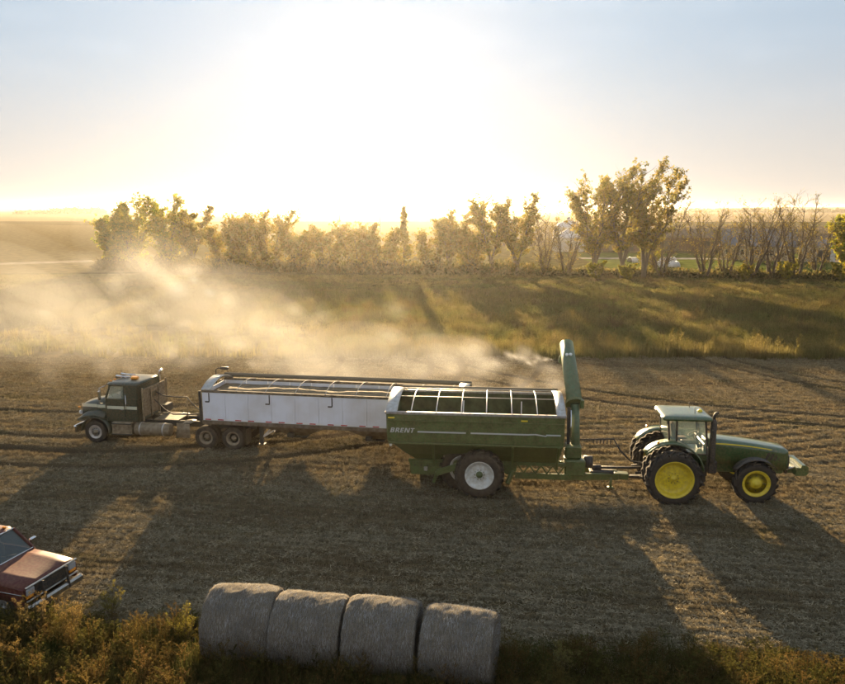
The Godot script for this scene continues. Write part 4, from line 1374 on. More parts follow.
# ---------------------------------------------------------------- semi truck (nose at -x)
func build_truck() -> void:
	var t := thing("semi_truck", "dark green conventional day-cab truck with a cream side stripe", "truck", RIG, RIG_YAW)
	var G: Material = M.truck_green
	for s in [1.0, -1.0]:
		wheel(t, Vector3(-6.05, 0.525, s * 1.05), s, 0.53, 0.28, 0.30, M.tyre, M.galvanised, 0, 0.07, 0.11, 10, 8)
		for x in [-0.60, 0.69]:
			wheel(t, Vector3(x, 0.525, s * 1.08), s, 0.53, 0.27, 0.30, M.dusty_tyre, M.dusty_alu, 0, -0.04, 0.13, 10, 6)
			wheel(t, Vector3(x, 0.525, s * 0.76), s, 0.53, 0.27, 0.30, M.dusty_tyre, M.dusty_alu, 0, 0.02, 0.11, 10, 0)
		var st := S(); beam(st, Vector3(-6.7, 0.88, s * 0.42), Vector3(1.5, 0.92, s * 0.42), 0.09, 0.27, 0.012)
		part("frame_rail", st, M.dark_steel, t)
		# quarter fender before the tandem
		st = S(true)
		var c := Vector3(-0.95, 0.45, 0)
		arc_sheet(st, [Vector3(-2.02, 0.42, 0), Vector3(-2.00, 0.75, 0), Vector3(-1.90, 1.0, 0), Vector3(-1.72, 1.13, 0), Vector3(-1.45, 1.17, 0), Vector3(-1.28, 1.15, 0)], s * 0.62, s * 1.22, 0.02, c)
		box(st, Vector3(-1.66, 0.80, s * 1.215), Vector3(0.62, 0.66, 0.02), 0.006)
		part("quarter_fender", st, M.dusty_alu, t)
		st = S(); box(st, Vector3(1.32, 0.62, s * 0.92), Vector3(0.02, 0.72, 0.60), 0.004)
		part("mud_flap", st, M.black_plastic, t)
		# fuel tank with straps
		st = S(true); lathe(st, [Vector2(-0.86, 0.0), Vector2(-0.86, 0.24), Vector2(-0.82, 0.30), Vector2(0.82, 0.30), Vector2(0.86, 0.24), Vector2(0.86, 0.0)], 28, Transform3D(Basis(Vector3.UP, PI / 2), Vector3(-3.28, 0.71, s * 0.90)))
		var tank := part("fuel_tank", st, M.dusty_alu, t)
		for x in [-3.85, -2.72]:
			st = S(true); lathe(st, [Vector2(-0.03, 0.29), Vector2(-0.03, 0.312), Vector2(0.03, 0.312), Vector2(0.03, 0.29)], 28, Transform3D(Basis(Vector3.UP, PI / 2), Vector3(x, 0.71, s * 0.90)))
			part("strap", st, M.galvanised, tank)
		# step box and air cleaner
		st = S(); box(st, Vector3(-4.72, 0.74, s * 0.92), Vector3(0.98, 0.60, 0.52), 0.03)
		var sb := part("step_box", st, M.dusty_alu, t)
		for y in [0.48, 0.98]:
			st = S(); box(st, Vector3(-4.72, y, s * 1.20), Vector3(0.98, 0.04, 0.12), 0.008)
			part("tread", st, M.dark_steel, sb)
		# front fender arch
		st = S(true)
		c = Vector3(-6.05, 0.525, 0)
		arc_sheet(st, arc(c, 0.68, -4, 178, 16), s * 0.72, s * 1.20, 0.04, c)
		part("fender", st, G, t)
		# mirrors
		st = S(true); tube(st, [Vector3(-5.45, 2.72, s * 0.98), Vector3(-5.62, 2.66, s * 1.30), Vector3(-5.62, 1.92, s * 1.30), Vector3(-5.50, 1.9, s * 1.0)], 0.016, 6)
		var mi := part("mirror", st, M.chrome, t)
		st = S(); box(st, Vector3(-5.62, 2.32, s * 1.32), Vector3(0.06, 0.42, 0.20), 0.02)
		part("mirror_head", st, M.chrome, mi)
		st = S(true); lathe(st, [Vector2(0, 0.10), Vector2(0.07, 0.09), Vector2(0.09, 0.0)], 16, Transform3D(Basis(Vector3.UP, -PI / 2), Vector3(-6.98, 1.32, s * 0.72)))
		part("headlight", st, M.lens, t)
		st = S(); box(st, Vector3(-6.98, 1.60, s * 0.86), Vector3(0.12, 0.08, 0.08), 0.02)
		part("turn_signal", st, M.amber, t)
	# hood
	var st := S(true)
	var rings := []
	for a in [[-7.02, 1.58, 0.60, 0.95], [-6.95, 1.72, 0.68, 0.90], [-6.6, 1.82, 0.74, 0.95], [-6.1, 1.95, 0.80, 1.15], [-5.56, 2.08, 0.86, 1.0]]:
		var y: float = a[1]; var w: float = a[2]; var b: float = a[3]
		rings.append(ring(a[0], [Vector2(w * 0.95, b), Vector2(w, lerpf(b, y, 0.45)), Vector2(w * 0.97, lerpf(b, y, 0.78)), Vector2(w * 0.82, lerpf(b, y, 0.95)), Vector2(w * 0.4, y), Vector2(0.001, y + 0.015)]))
	loft(st, rings)
	var hood := part("hood", st, G, t)
	for s in [1.0, -1.0]:   # sloping shoulder between hood and fender
		st = S(true)
		rings = []
		for a in [[-6.92, 1.18, 1.12, 0.60], [-6.55, 1.42, 1.30, 0.62], [-6.05, 1.50, 1.36, 0.66], [-5.60, 1.42, 1.25, 0.70]]:
			rings.append([Vector3(a[0], a[2] - 0.10, s * 1.18), Vector3(a[0], a[2], s * 1.16), Vector3(a[0], a[1], s * 0.86), Vector3(a[0], a[1] + 0.05, s * a[3]), Vector3(a[0], a[2] - 0.25, s * a[3])])
		loft(st, rings)
		part("fender_shoulder", st, G, hood)
		for a in [[-6.93, -6.1, 1.72, 1.72, 0.705, 0.795], [-6.08, -5.58, 1.72, 1.72, 0.800, 0.862]]:
			st = S(); beam(st, Vector3(a[0], a[2] - 0.06, s * a[4]), Vector3(a[1], a[3] - 0.04, s * (a[5] + 0.006)), 0.02, 0.14, 0.002)
			part("stripe", st, M.cream_stripe, hood)
	st = S(); box(st, Vector3(-7.04, 1.28, 0), Vector3(0.06, 0.66, 1.0), 0.03)
	var gr := part("grille", st, M.chrome, t)
	for k in 9:
		st = S(); box(st, Vector3(-7.078, 1.28, -0.4 + k * 0.1), Vector3(0.014, 0.58, 0.045), 0.004)
		part("slat", st, M.black_plastic, gr)
	st = S(); box(st, Vector3(-7.10, 0.60, 0), Vector3(0.16, 0.36, 2.36), 0.05)
	part("bumper", st, M.chrome, t)
	# cab with real window openings: lower body, pillars, roof
	st = S()
	rings = []
	for a in [[1.02, -5.58, -3.96, 0.98], [1.95, -5.60, -3.94, 1.03], [2.12, -5.56, -3.94, 1.03]]:
		rings.append(rect_ring(a[0], a[1], a[2], a[3], 0.06))
	loft(st, rings)
	var cab := part("cab", st, G, t)
	for s in [1.0, -1.0]:
		st = S(); beam(st, Vector3(-5.52, 2.10, s * 0.98), Vector3(-5.30, 2.72, s * 0.93), 0.08, 0.10, 0.015)
		part("screen_pillar", st, G, cab)
		st = S(); box(st, Vector3(-4.28, 2.42, s * 0.985), Vector3(0.68, 0.66, 0.07), 0.02)   # wall behind the door window
		part("side_wall", st, G, cab)
	st = S(); box(st, Vector3(-3.98, 2.42, 0), Vector3(0.07, 0.66, 1.9), 0.02)
	part("rear_wall", st, G, cab)
	st = S(true)
	rings = []
	for a in [[2.70, -5.44, -3.92, 1.0], [2.76, -5.50, -3.90, 1.02], [2.83, -5.42, -3.91, 0.98], [2.87, -5.20, -3.95, 0.86], [2.89, -4.9, -4.1, 0.4]]: rings.append(rect_ring(a[0], a[1], a[2], a[3], 0.14))
	loft(st, rings)
	var roof := part("roof", st, G, t)
	st = S(); extr(st, [Vector2(-5.46, 2.78), Vector2(-5.74, 2.62), Vector2(-5.74, 2.60), Vector2(-5.44, 2.74)], -0.96, 0.96)
	part("sun_visor", st, M.chrome, roof)
	for z in [-0.35, 0.1]:
		st = S(true); tube(st, [Vector3(-5.45, 2.95, z), Vector3(-5.2, 2.95, z), Vector3(-4.75, 2.95, z)], [0.09, 0.045, 0.03], 12)
		box(st, Vector3(-5.0, 2.90, z), Vector3(0.08, 0.08, 0.05), 0.01)
		part("air_horn", st, M.chrome, roof)
	st = S(); box(st, Vector3(-4.42, 2.95, 0.28), Vector3(0.34, 0.13, 0.28), 0.05)
	part("beacon", st, M.amber, roof)
	for k in 5:
		st = S(); box(st, Vector3(-5.38, 2.87, -0.7 + k * 0.35), Vector3(0.12, 0.06, 0.07), 0.02)
		part("marker_light", st, M.amber, roof)
	pane("windscreen", [Vector3(-5.55, 2.13, -0.92), Vector3(-5.55, 2.13, 0.92), Vector3(-5.34, 2.70, 0.88), Vector3(-5.34, 2.70, -0.88)], M.glass, t)
	for s in [1.0, -1.0]:
		var dr := pane("door", [Vector3(-5.46, 1.22, s * 1.018), Vector3(-4.60, 1.22, s * 1.018), Vector3(-4.60, 2.10, s * 1.05), Vector3(-5.46, 2.10, s * 1.05)], G, t, 0.03)
		pane("window", [Vector3(-5.44, 2.12, s * 1.0), Vector3(-4.62, 2.12, s * 1.0), Vector3(-4.62, 2.70, s * 0.96), Vector3(-5.26, 2.70, s * 0.96)], M.glass, dr)
		st = S(); box(st, Vector3(-4.72, 1.60, s * 1.05), Vector3(0.14, 0.04, 0.03), 0.008)
		part("handle", st, M.chrome, dr)
		st = S(); box(st, Vector3(-5.03, 1.70, s * 1.052), Vector3(0.84, 0.14, 0.012), 0.003)
		part("stripe", st, M.cream_stripe, dr)
		st = S(); box(st, Vector3(-4.28, 1.70, s * 1.030), Vector3(0.60, 0.14, 0.014), 0.003)
		part("stripe", st, M.cream_stripe, cab)
		st = S(true); tube(st, [Vector3(-4.5, 1.3, s * 1.06), Vector3(-4.5, 2.3, s * 1.06)], 0.015, 6)
		part("grab_rail", st, M.chrome, cab)
		st = S(); box(st, Vector3(-4.85, 2.0, s * 0.5), Vector3(0.16, 0.95, 0.5), 0.06)
		part("seat", st, M.seat_cloth, cab)
	st = S(true)
	var wl := []
	for i in 17: wl.append(Vector3(-5.30, 2.10, 0.5) + Basis(Vector3.BACK, -0.7) * Vector3(cos(TAU * i / 16) * 0.23, 0, sin(TAU * i / 16) * 0.23))
	tube(st, wl, 0.016, 6)
	part("steering_wheel", st, M.black_plastic, cab)
	# exhaust stack
	st = S(true); tube(st, [Vector3(-3.84, 0.9, -0.92), Vector3(-3.84, 1.5, -0.92), Vector3(-3.84, 2.85, -0.92), Vector3(-3.80, 3.02, -0.92), Vector3(-3.72, 3.12, -0.92)], [0.07, 0.10, 0.075, 0.07, 0.07], 14)
	part("exhaust_stack", st, M.chrome, t)
	# headache rack behind the cab
	var rk := node("headache_rack", t)
	for k in 9:
		var y := 1.36 + k * 0.143
		if k == 5 or k == 6:
			for s in [1.0, -1.0]:
				st = S(); box(st, Vector3(-3.68, y, s * 0.64), Vector3(0.05, 0.135, 0.84), 0.01)
				part("plank", st, M.rack_panel, rk)
		else:
			st = S(); box(st, Vector3(-3.68, y, 0), Vector3(0.05, 0.135, 2.12), 0.01)
			part("plank", st, M.rack_panel, rk)
	for z in [-1.10, -0.36, 0.36, 1.10]:
		st = S(); box(st, Vector3(-3.62, 1.85 + (0.06 if absf(z) > 1.0 else 0.0), z), Vector3(0.07, 1.52 if absf(z) > 1.0 else 1.3, 0.07), 0.01)
		part("post", st, M.dusty_alu, rk)
	st = S(); box(st, Vector3(-3.46, 1.32, -0.75), Vector3(0.34, 0.36, 0.62), 0.03)
	part("chain_box", st, M.dark_steel, rk)
	# deck, fifth wheel, hose pole and hoses
	st = S(); box(st, Vector3(-2.85, 1.05, 0), Vector3(1.2, 0.05, 1.0), 0.01)
	part("deck_plate", st, M.dusty_alu, t)
	st = S(); box(st, Vector3(0.05, 1.02, 0), Vector3(1.1, 0.10, 0.95), 0.03)
	part("fifth_wheel", st, M.dark_steel, t)
	for x in [-0.60, 0.69]:
		st = S(true); tube(st, [Vector3(x, 0.525, -1.1), Vector3(x, 0.525, 1.1)], 0.09, 10)
		part("axle", st, M.dark_steel, t)
	st = S(true); tube(st, [Vector3(-6.05, 0.50, -1.0), Vector3(-6.05, 0.50, 1.0)], 0.06, 10)
	part("axle", st, M.dark_steel, t)
	st = S(true); tube(st, [Vector3(-2.02, 1.05, 0), Vector3(-2.02, 2.08, 0)], 0.02, 8)
	part("hose_pole", st, M.dusty_alu, t)
	for a in [[[-3.6, 2.22, -0.1], [-3.2, 2.08, 0], [-2.5, 2.03, 0], [-2.02, 2.06, 0], [-1.7, 1.72, 0.05], [-1.3, 1.42, 0.1], [-0.84, 1.30, 0.15]], [[-3.6, 1.9, 0.1], [-3.1, 1.45, 0.12], [-2.7, 1.22, 0.12], [-1.9, 1.25, 0.14], [-0.84, 1.42, 0.2]]]:
		st = S(true)
		var line := []
		for p in a: line.append(Vector3(p[0], p[1], p[2]))
		tube(st, line, 0.026, 7)
		part("air_hose", st, M.rubber_hose, t)
	st = S(); box(st, Vector3(-5.3, 0.95, 0), Vector3(2.6, 0.5, 0.75), 0.06)
	part("engine_block", st, M.dark_steel, t)

# ---------------------------------------------------------------- pickup (nose at +x)
func build_pickup() -> void:
	var t := thing("pickup_truck", "dark red pickup truck nosing into the picture at the lower left", "pickup", Vector3(-9.98, 0.0, -18.86), -17.0)
	var P: Material = M.maroon
	# origin: middle of the front bumper's foot; the body runs back along -x
	var st := S(true)
	var rings := []
	for a in [[-0.10, 1.05, 0.84], [-0.16, 1.10, 0.90], [-0.6, 1.135, 0.93], [-1.1, 1.16, 0.94], [-1.52, 1.18, 0.94]]:
		var y: float = a[1]; var w: float = a[2]
		rings.append(ring(a[0], [Vector2(w, 0.62), Vector2(w + 0.02, 0.86), Vector2(w - 0.01, y - 0.07), Vector2(w - 0.08, y - 0.018), Vector2(w - 0.30, y), Vector2(w - 0.36, y + 0.022), Vector2(w - 0.44, y + 0.012), Vector2(0.001, y + 0.02)]))
	loft(st, rings)
	part("hood", st, P, t)
	for s in [1.0, -1.0]:
		st = S(true)   # fender with wheel opening
		var pl := [Vector2(-0.12, 0.50), Vector2(-0.12, 1.0), Vector2(-1.5, 1.08), Vector2(-1.5, 0.45), Vector2(-1.32, 0.45)]
		for p in arc(Vector3(-0.86, 0.42, 0), 0.46, 175, 5, 12): pl.append(Vector2(p.x, p.y))
		st.set_smooth_group(-1)
		extr(st, pl, s * 0.93 - 0.025, s * 0.93 + 0.025)
		part("fender", st, P, t)
		st = S(); box(st, Vector3(-0.82, 0.86, s * 0.962), Vector3(1.36, 0.03, 0.014), 0.004)
		part("side_moulding", st, M.chrome, t)
		# cab sides
		st = S(); extr(st, [Vector2(-1.5, 0.42), Vector2(-1.5, 1.14), Vector2(-2.85, 1.14), Vector2(-2.85, 0.42)], s * 0.93 - 0.03, s * 0.93 + 0.03)
		var dr := part("door", st, P, t)
		st = S(); box(st, Vector3(-2.66, 0.98, s * 0.97), Vector3(0.16, 0.05, 0.03), 0.01)
		part("handle", st, M.chrome, dr)
		pane("window", [Vector3(-1.62, 1.15, s * 0.90), Vector3(-2.70, 1.15, s * 0.90), Vector3(-2.66, 1.70, s * 0.78), Vector3(-2.12, 1.70, s * 0.78)], M.dark_glass, dr)
		for a in [[Vector3(-1.50, 1.15, s * 0.90), Vector3(-2.06, 1.74, s * 0.78)], [Vector3(-2.78, 1.15, s * 0.90), Vector3(-2.74, 1.74, s * 0.78)]]:
			st = S(); beam(st, a[0], a[1], 0.07, 0.08, 0.015)
			part("pillar", st, P, t)
		st = S(); box(st, Vector3(-1.72, 1.30, s * 1.08), Vector3(0.10, 0.17, 0.24), 0.03)
		part("mirror", st, M.chrome, t)
		# bed side
		st = S()
		var pb := [Vector2(-2.88, 0.45), Vector2(-2.88, 1.12), Vector2(-5.2, 1.12), Vector2(-5.2, 0.5), Vector2(-4.55, 0.5)]
		for p in arc(Vector3(-4.1, 0.42, 0), 0.46, 175, 5, 12): pb.append(Vector2(p.x, p.y))
		extr(st, pb, s * 0.93 - 0.04, s * 0.93 + 0.04)
		part("bed_side", st, P, t)
		st = S(); box(st, Vector3(-4.1, 0.74, s * 0.76), Vector3(1.0, 0.22, 0.27), 0.05)
		part("wheel_well", st, P, t)
		for x in [-0.86, -4.1]:
			wheel(t, Vector3(x, 0.375, s * 0.80), s, 0.385, 0.24, 0.21, M.tyre, M.galvanised, 0, 0.05, 0.07, 6)
		# lamps
		st = S(); box(st, Vector3(-0.075, 0.90, s * 0.74), Vector3(0.06, 0.19, 0.28), 0.03)
		part("headlight", st, M.old_lens, t)
		st = S(); box(st, Vector3(-0.09, 0.76, s * 0.76), Vector3(0.05, 0.08, 0.24), 0.015)
		part("turn_signal", st, M.amber, t)
		st = S(); beam(st, Vector3(0.10, 0.45, s * 0.42), Vector3(0.02, 1.06, s * 0.42), 0.06, 0.07, 0.015)
		part("guard_bar", st, M.black_plastic, t)
	# grille with chrome surround
	st = S(); box(st, Vector3(-0.09, 0.86, 0), Vector3(0.06, 0.34, 1.16), 0.015)
	var gr := part("grille", st, M.black_plastic, t)
	for k in 6:
		st = S(); box(st, Vector3(-0.055, 0.73 + k * 0.05, 0), Vector3(0.014, 0.016, 1.10), 0.003)
		part("slat", st, M.dark_steel, gr)
	for y in [0.67, 1.045]:
		st = S(); box(st, Vector3(-0.055, y, 0), Vector3(0.07, 0.045, 1.82), 0.015)
		part("chrome_trim", st, M.old_chrome, gr)
	st = S(); box(st, Vector3(0.03, 0.50, 0), Vector3(0.16, 0.20, 1.94), 0.05)
	part("bumper", st, M.old_chrome, t)
	# windscreen, roof, rear
	pane("windscreen", [Vector3(-1.56, 1.19, -0.86), Vector3(-1.56, 1.19, 0.86), Vector3(-2.06, 1.71, 0.75), Vector3(-2.06, 1.71, -0.75)], M.dark_glass, t)
	for a in [[Vector3(-1.52, 1.19, -0.9), Vector3(-1.52, 1.19, 0.9), 0.04], [Vector3(-2.07, 1.735, -0.78), Vector3(-2.07, 1.735, 0.78), 0.05]]:
		st = S(); beam(st, a[0], a[1], a[2], a[2], 0.01)
		part("screen_trim", st, M.chrome, t)
	st = S(true)
	rings = []
	for a in [[1.70, -2.08, -2.76, 0.80], [1.76, -2.10, -2.78, 0.80], [1.80, -2.18, -2.72, 0.74], [1.815, -2.3, -2.6, 0.4]]: rings.append(rect_ring(a[0], a[2], a[1], a[3], 0.08))
	loft(st, rings)
	var roof := part("roof", st, P, t)
	for k in 5:
		st = S(); box(st, Vector3(-2.2, 1.825, -0.6 + k * 0.3), Vector3(0.11, 0.05, 0.07), 0.018)
		part("clearance_light", st, M.amber, roof)
	for z in [0.35, -0.35]:
		st = S(true); tube(st, [Vector3(-1.60, 1.215, z), Vector3(-1.68, 1.30, z + 0.42)], 0.012, 5)
		part("wiper", st, M.black_plastic, t)
	pane("rear_window", [Vector3(-2.80, 1.2, -0.8), Vector3(-2.80, 1.2, 0.8), Vector3(-2.76, 1.68, 0.72), Vector3(-2.76, 1.68, -0.72)], M.dark_glass, t)
	st = S(); box(st, Vector3(-2.84, 0.85, 0), Vector3(0.05, 0.62, 1.80), 0.01)
	part("cab_back", st, P, t)
	st = S(); box(st, Vector3(-4.02, 0.62, 0), Vector3(2.3, 0.05, 1.76), 0.01)
	part("bed_floor", st, M.dark_steel, t)
	st = S(); box(st, Vector3(-5.22, 0.82, 0), Vector3(0.06, 0.6, 1.80), 0.015)
	part("tailgate", st, P, t)
	st = S(); box(st, Vector3(-2.2, 0.46, 0), Vector3(1.5, 0.1, 1.76), 0.02)
	part("floor_pan", st, M.black_plastic, t)
	st = S(); box(st, Vector3(-2.45, 0.95, 0), Vector3(0.22, 0.75, 1.45), 0.07)
	part("bench_seat", st, M.seat_cloth, t)
	st = S(); box(st, Vector3(-1.62, 1.06, 0), Vector3(0.22, 0.16, 1.66), 0.05)
	part("dashboard", st, M.black_plastic, t)

# ---------------------------------------------------------------- bales
func build_bales() -> void:
	var labels := ["round straw bale at the left end of the row of four, turned a little outwards", "round straw bale second from the left in the row of four", "round straw bale third from the left, close against its left neighbour", "round straw bale at the right end of the row, past the widest gap"]
	# middle x, distance ahead, yaw, half length, radius
	var spots := [[-4.33, 16.75, 4.0, 0.83, 0.89], [-2.63, 16.45, 10.0, 0.84, 0.87], [-0.92, 16.17, 8.0, 0.84, 0.89], [0.87, 15.80, 13.0, 0.82, 0.87]]
	var fibre := straw_texture()
	var m := mat("bale_straw", lin(0.62, 0.62, 0.61), 0.95, 0.0, fibre, 0.55)
	m.heightmap_enabled = true
	m.heightmap_texture = fibre
	m.heightmap_scale = 4.0
	m.metallic_specular = 0.2
	for b in 4:
		rng.seed = 400 + b
		var s = spots[b]
		var t := thing("straw_bale", labels[b], "bale", Vector3(s[0], 0.0, -s[1]), -s[2], "round straw bales in a row")
		var hl: float = s[3]
		var r: float = s[4]
		var st := S(true)
		var n := 72
		var k := 26
		var rings := []
		for i in k + 7:
			var f: float
			var rr: float
			if i < 3:
				f = -1.0; rr = [0.02, 0.45, 0.86][i]
			elif i > k + 3:
				f = 1.0; rr = [0.86, 0.45, 0.02][i - k - 4]
			else:
				f = lerpf(-1.0, 1.0, float(i - 3) / k)
				rr = 1.0 - 0.075 * pow(absf(f), 8.0)
			var rg := []
			for j in n:
				var a := TAU * j / n
				var w := 0.05 * noise.get_noise_3d(f * 1.2 + b * 9.0, cos(a) * 1.6, sin(a) * 1.6) + 0.028 * noise.get_noise_3d(f * 3.0 + b * 9.0, cos(a) * 4.0, sin(a) * 4.0) + 0.018 * noise.get_noise_3d(f * 11.0, cos(a) * 12.0 + b * 7.0, sin(a) * 12.0)
				var sag := 1.0 - 0.05 * maxf(0.0, -sin(a))
				var x := hl * f + 0.03 * noise.get_noise_2d(cos(a) * rr * 5.0 + b * 5.0, sin(a) * rr * 5.0) * (1.0 if absf(f) > 0.99 else 0.0)
				rg.append(Vector3(x, (r + w) * rr * sin(a) * sag + r * 0.95, (r + w) * rr * cos(a)))
			rings.append(rg)
		loft(st, rings, true)
		part("bale_body", st, m, t)
		# loose stalks wound round the outside
		st = S()
		for i in 5000:
			var a := R(-0.5, PI + 0.6)
			var f := R(-0.98, 0.98)
			var ll := R(0.04, 0.13)
			var nrm := Vector3(0, sin(a), cos(a))
			var tang := Vector3(rng.randfn() * 0.18, cos(a), -sin(a)).normalized()
			var c := Vector3(hl * f, (r + 0.004) * sin(a) + r * 0.95, (r + 0.004) * cos(a)) + nrm * (R(-0.02, 0.012) - 0.07 * pow(absf(f), 8.0) + 0.05 * noise.get_noise_3d(f * 1.2 + b * 9.0, cos(a) * 1.6, sin(a) * 1.6))
			var sd := nrm.cross(tang).normalized() * R(0.0012, 0.003)
			var e := nrm * R(-0.01, 0.025)
			var v := R(0.7, 1.3) * (1.0 + 0.9 * noise.get_noise_3d(f * 1.6 + b * 5.0, sin(a) * 2.2, cos(a) * 2.2))
			st.set_color(Color(0.27 * v, 0.265 * v, 0.25 * v))
			quad(st, c - tang * ll * 0.5 - sd, c - tang * ll * 0.5 + sd, c + tang * ll * 0.5 + sd + e, c + tang * ll * 0.5 - sd + e)
		for i in 900:   # ends
			var sx := -1.0 if i % 2 else 1.0
			var a := R(0, TAU)
			var q := r * sqrt(R(0.0, 0.9))
			var c := Vector3(sx * (hl + R(0.0, 0.02)), sin(a) * q + r * 0.95, cos(a) * q)
			var tang := Vector3(sx * R(0.0, 0.3), cos(a), -sin(a)).normalized()
			var v := R(0.6, 1.35)
			st.set_color(Color(0.27 * v, 0.265 * v, 0.25 * v))
			var sd := Vector3(sx, 0, 0).cross(tang).normalized() * 0.005
			quad(st, c - tang * 0.07 - sd, c - tang * 0.07 + sd, c + tang * 0.07 + sd, c + tang * 0.07 - sd)
		part("loose_straw", st, M.straw, t).set_meta("kind", "stuff")

func straw_texture() -> ImageTexture:
	rng.seed = 55
	var n := 1024
	var im := Image.create(n, n, false, Image.FORMAT_RGB8)
	im.fill(Color(0.42, 0.39, 0.34))
	for k in 26000:
		var x := R(0, n)
		var y := R(0, n)
		var a := PI / 2 + R(-0.45, 0.45) if k % 4 else R(0, PI)
		var ll := int(R(14, 70))
		var v := R(0.36, 0.95)
		var c := Color(v, v * R(0.90, 0.96), v * R(0.76, 0.90))
		var ca := cos(a)
		var sa := sin(a)
		for i in ll:
			im.set_pixel(posmod(int(x + ca * i), n), posmod(int(y + sa * i), n), c)
	return ImageTexture.create_from_image(im)

# ---------------------------------------------------------------- scattered plants
func blade(st: SurfaceTool, base: Vector3, dir: Vector3, h: float, w: float, bend: float, c0: Color, c1: Color) -> void:
	var side := dir.cross(Vector3.UP).normalized() * w * 0.5
	var m := base + Vector3.UP * h * 0.55 + dir * bend * h * 0.30
	var e := base + Vector3.UP * h * (1.0 - 0.25 * bend) + dir * bend * h
	st.set_color(c0); st.add_vertex(base - side); st.set_color(c0); st.add_vertex(base + side); st.set_color(c1); st.add_vertex(m + side * 0.7)
	st.set_color(c0); st.add_vertex(base - side); st.set_color(c1); st.add_vertex(m + side * 0.7); st.set_color(c1); st.add_vertex(m - side * 0.7)
	st.set_color(c1); st.add_vertex(m - side * 0.7); st.set_color(c1); st.add_vertex(m + side * 0.7); st.set_color(c1); st.add_vertex(e)

func tuft_mesh(n: int, spread: float, h0: float, h1: float, w: float, bend: float) -> ArrayMesh:
	var st := S()
	for k in n:
		var a := R(0, TAU)
		var q := spread * sqrt(rng.randf())
		var v := R(0.75, 1.2)
		var d := Vector3(cos(a + R(-0.8, 0.8)), 0, sin(a + R(-0.8, 0.8)))
		blade(st, Vector3(cos(a) * q, -0.03, sin(a) * q), d, R(h0, h1), w * R(0.7, 1.2), bend * R(0.2, 1.3), Color(v, v, v), Color(v, v, v))
	st.generate_normals()
	var me := st.commit()
	me.surface_set_material(0, M.grass)
	return me

# an upright weed: stem, side twigs and fuzzy seed heads
func forb_mesh(h: float, twigs: int, fuzz: int, leaf: float) -> ArrayMesh:
	var st := S()
	var stem := Color(0.8, 0.7, 0.55)
	tube_c(st, Vector3(0, -0.03, 0), Vector3(R(-0.1, 0.1), h, R(-0.1, 0.1)), 0.006, stem)
	for k in twigs:
		var f := lerpf(0.22, 0.98, float(k) / twigs)
		var a := k * 2.4 + R(-0.4, 0.4)
		var ll := h * lerpf(0.34, 0.10, f) * R(0.7, 1.2)
		var b := Vector3(0, h * f, 0)
		var e := b + Vector3(cos(a) * ll, ll * R(0.6, 1.2), sin(a) * ll)
		tube_c(st, b, e, 0.0035, stem)
		for q in fuzz:
			var c := b.lerp(e, R(0.25, 1.08)) + Vector3(R(-1, 1), R(-1, 1), R(-1, 1)) * ll * 0.16
			var u := Vector3(R(-1, 1), R(-0.3, 1), R(-1, 1)).normalized() * leaf * R(0.6, 1.4)
			var w := u.cross(Vector3(R(-1, 1), R(-1, 1), R(-1, 1)).normalized()) * 0.45
			var v := R(0.7, 1.35)
			st.set_color(Color(v, v, v * 0.9))
			tri(st, c - u, c + w, c + u)
	st.generate_normals()
	var me := st.commit()
	me.surface_set_material(0, M.grass)
	return me

func tube_c(st: SurfaceTool, a: Vector3, b: Vector3, r: float, c: Color) -> void:
	st.set_color(c)
	var d := (b - a).normalized()
	var u := d.cross(Vector3(0.3, 0.1, 1).normalized()).normalized() * r
	var w := d.cross(u)
	quad(st, a - u, a + u, b + u * 0.5, b - u * 0.5)
	quad(st, a - w, a + w, b + w * 0.5, b - w * 0.5)

func scatter(called: String, label: String, category: String, me: Mesh, spots: Array) -> void:
	var mm := MultiMesh.new()
	mm.transform_format = MultiMesh.TRANSFORM_3D
	mm.use_colors = true
	mm.mesh = me
	mm.instance_count = spots.size()
	for i in spots.size():
		mm.set_instance_transform(i, spots[i][0])
		mm.set_instance_color(i, spots[i][1])
	var o := MultiMeshInstance3D.new()
	o.multimesh = mm
	o.name = numbered(called)
	add_child(o)
	tag(o, label, category, "", "stuff")

func turned(p: Vector3, s: float, tilt := 0.15, sy := 1.0) -> Transform3D:
	var b := Basis(Vector3.UP, R(0, TAU)) * Basis(Vector3.RIGHT, R(-tilt, tilt))
	return Transform3D(b.scaled(Vector3(s, s * sy, s)), p)

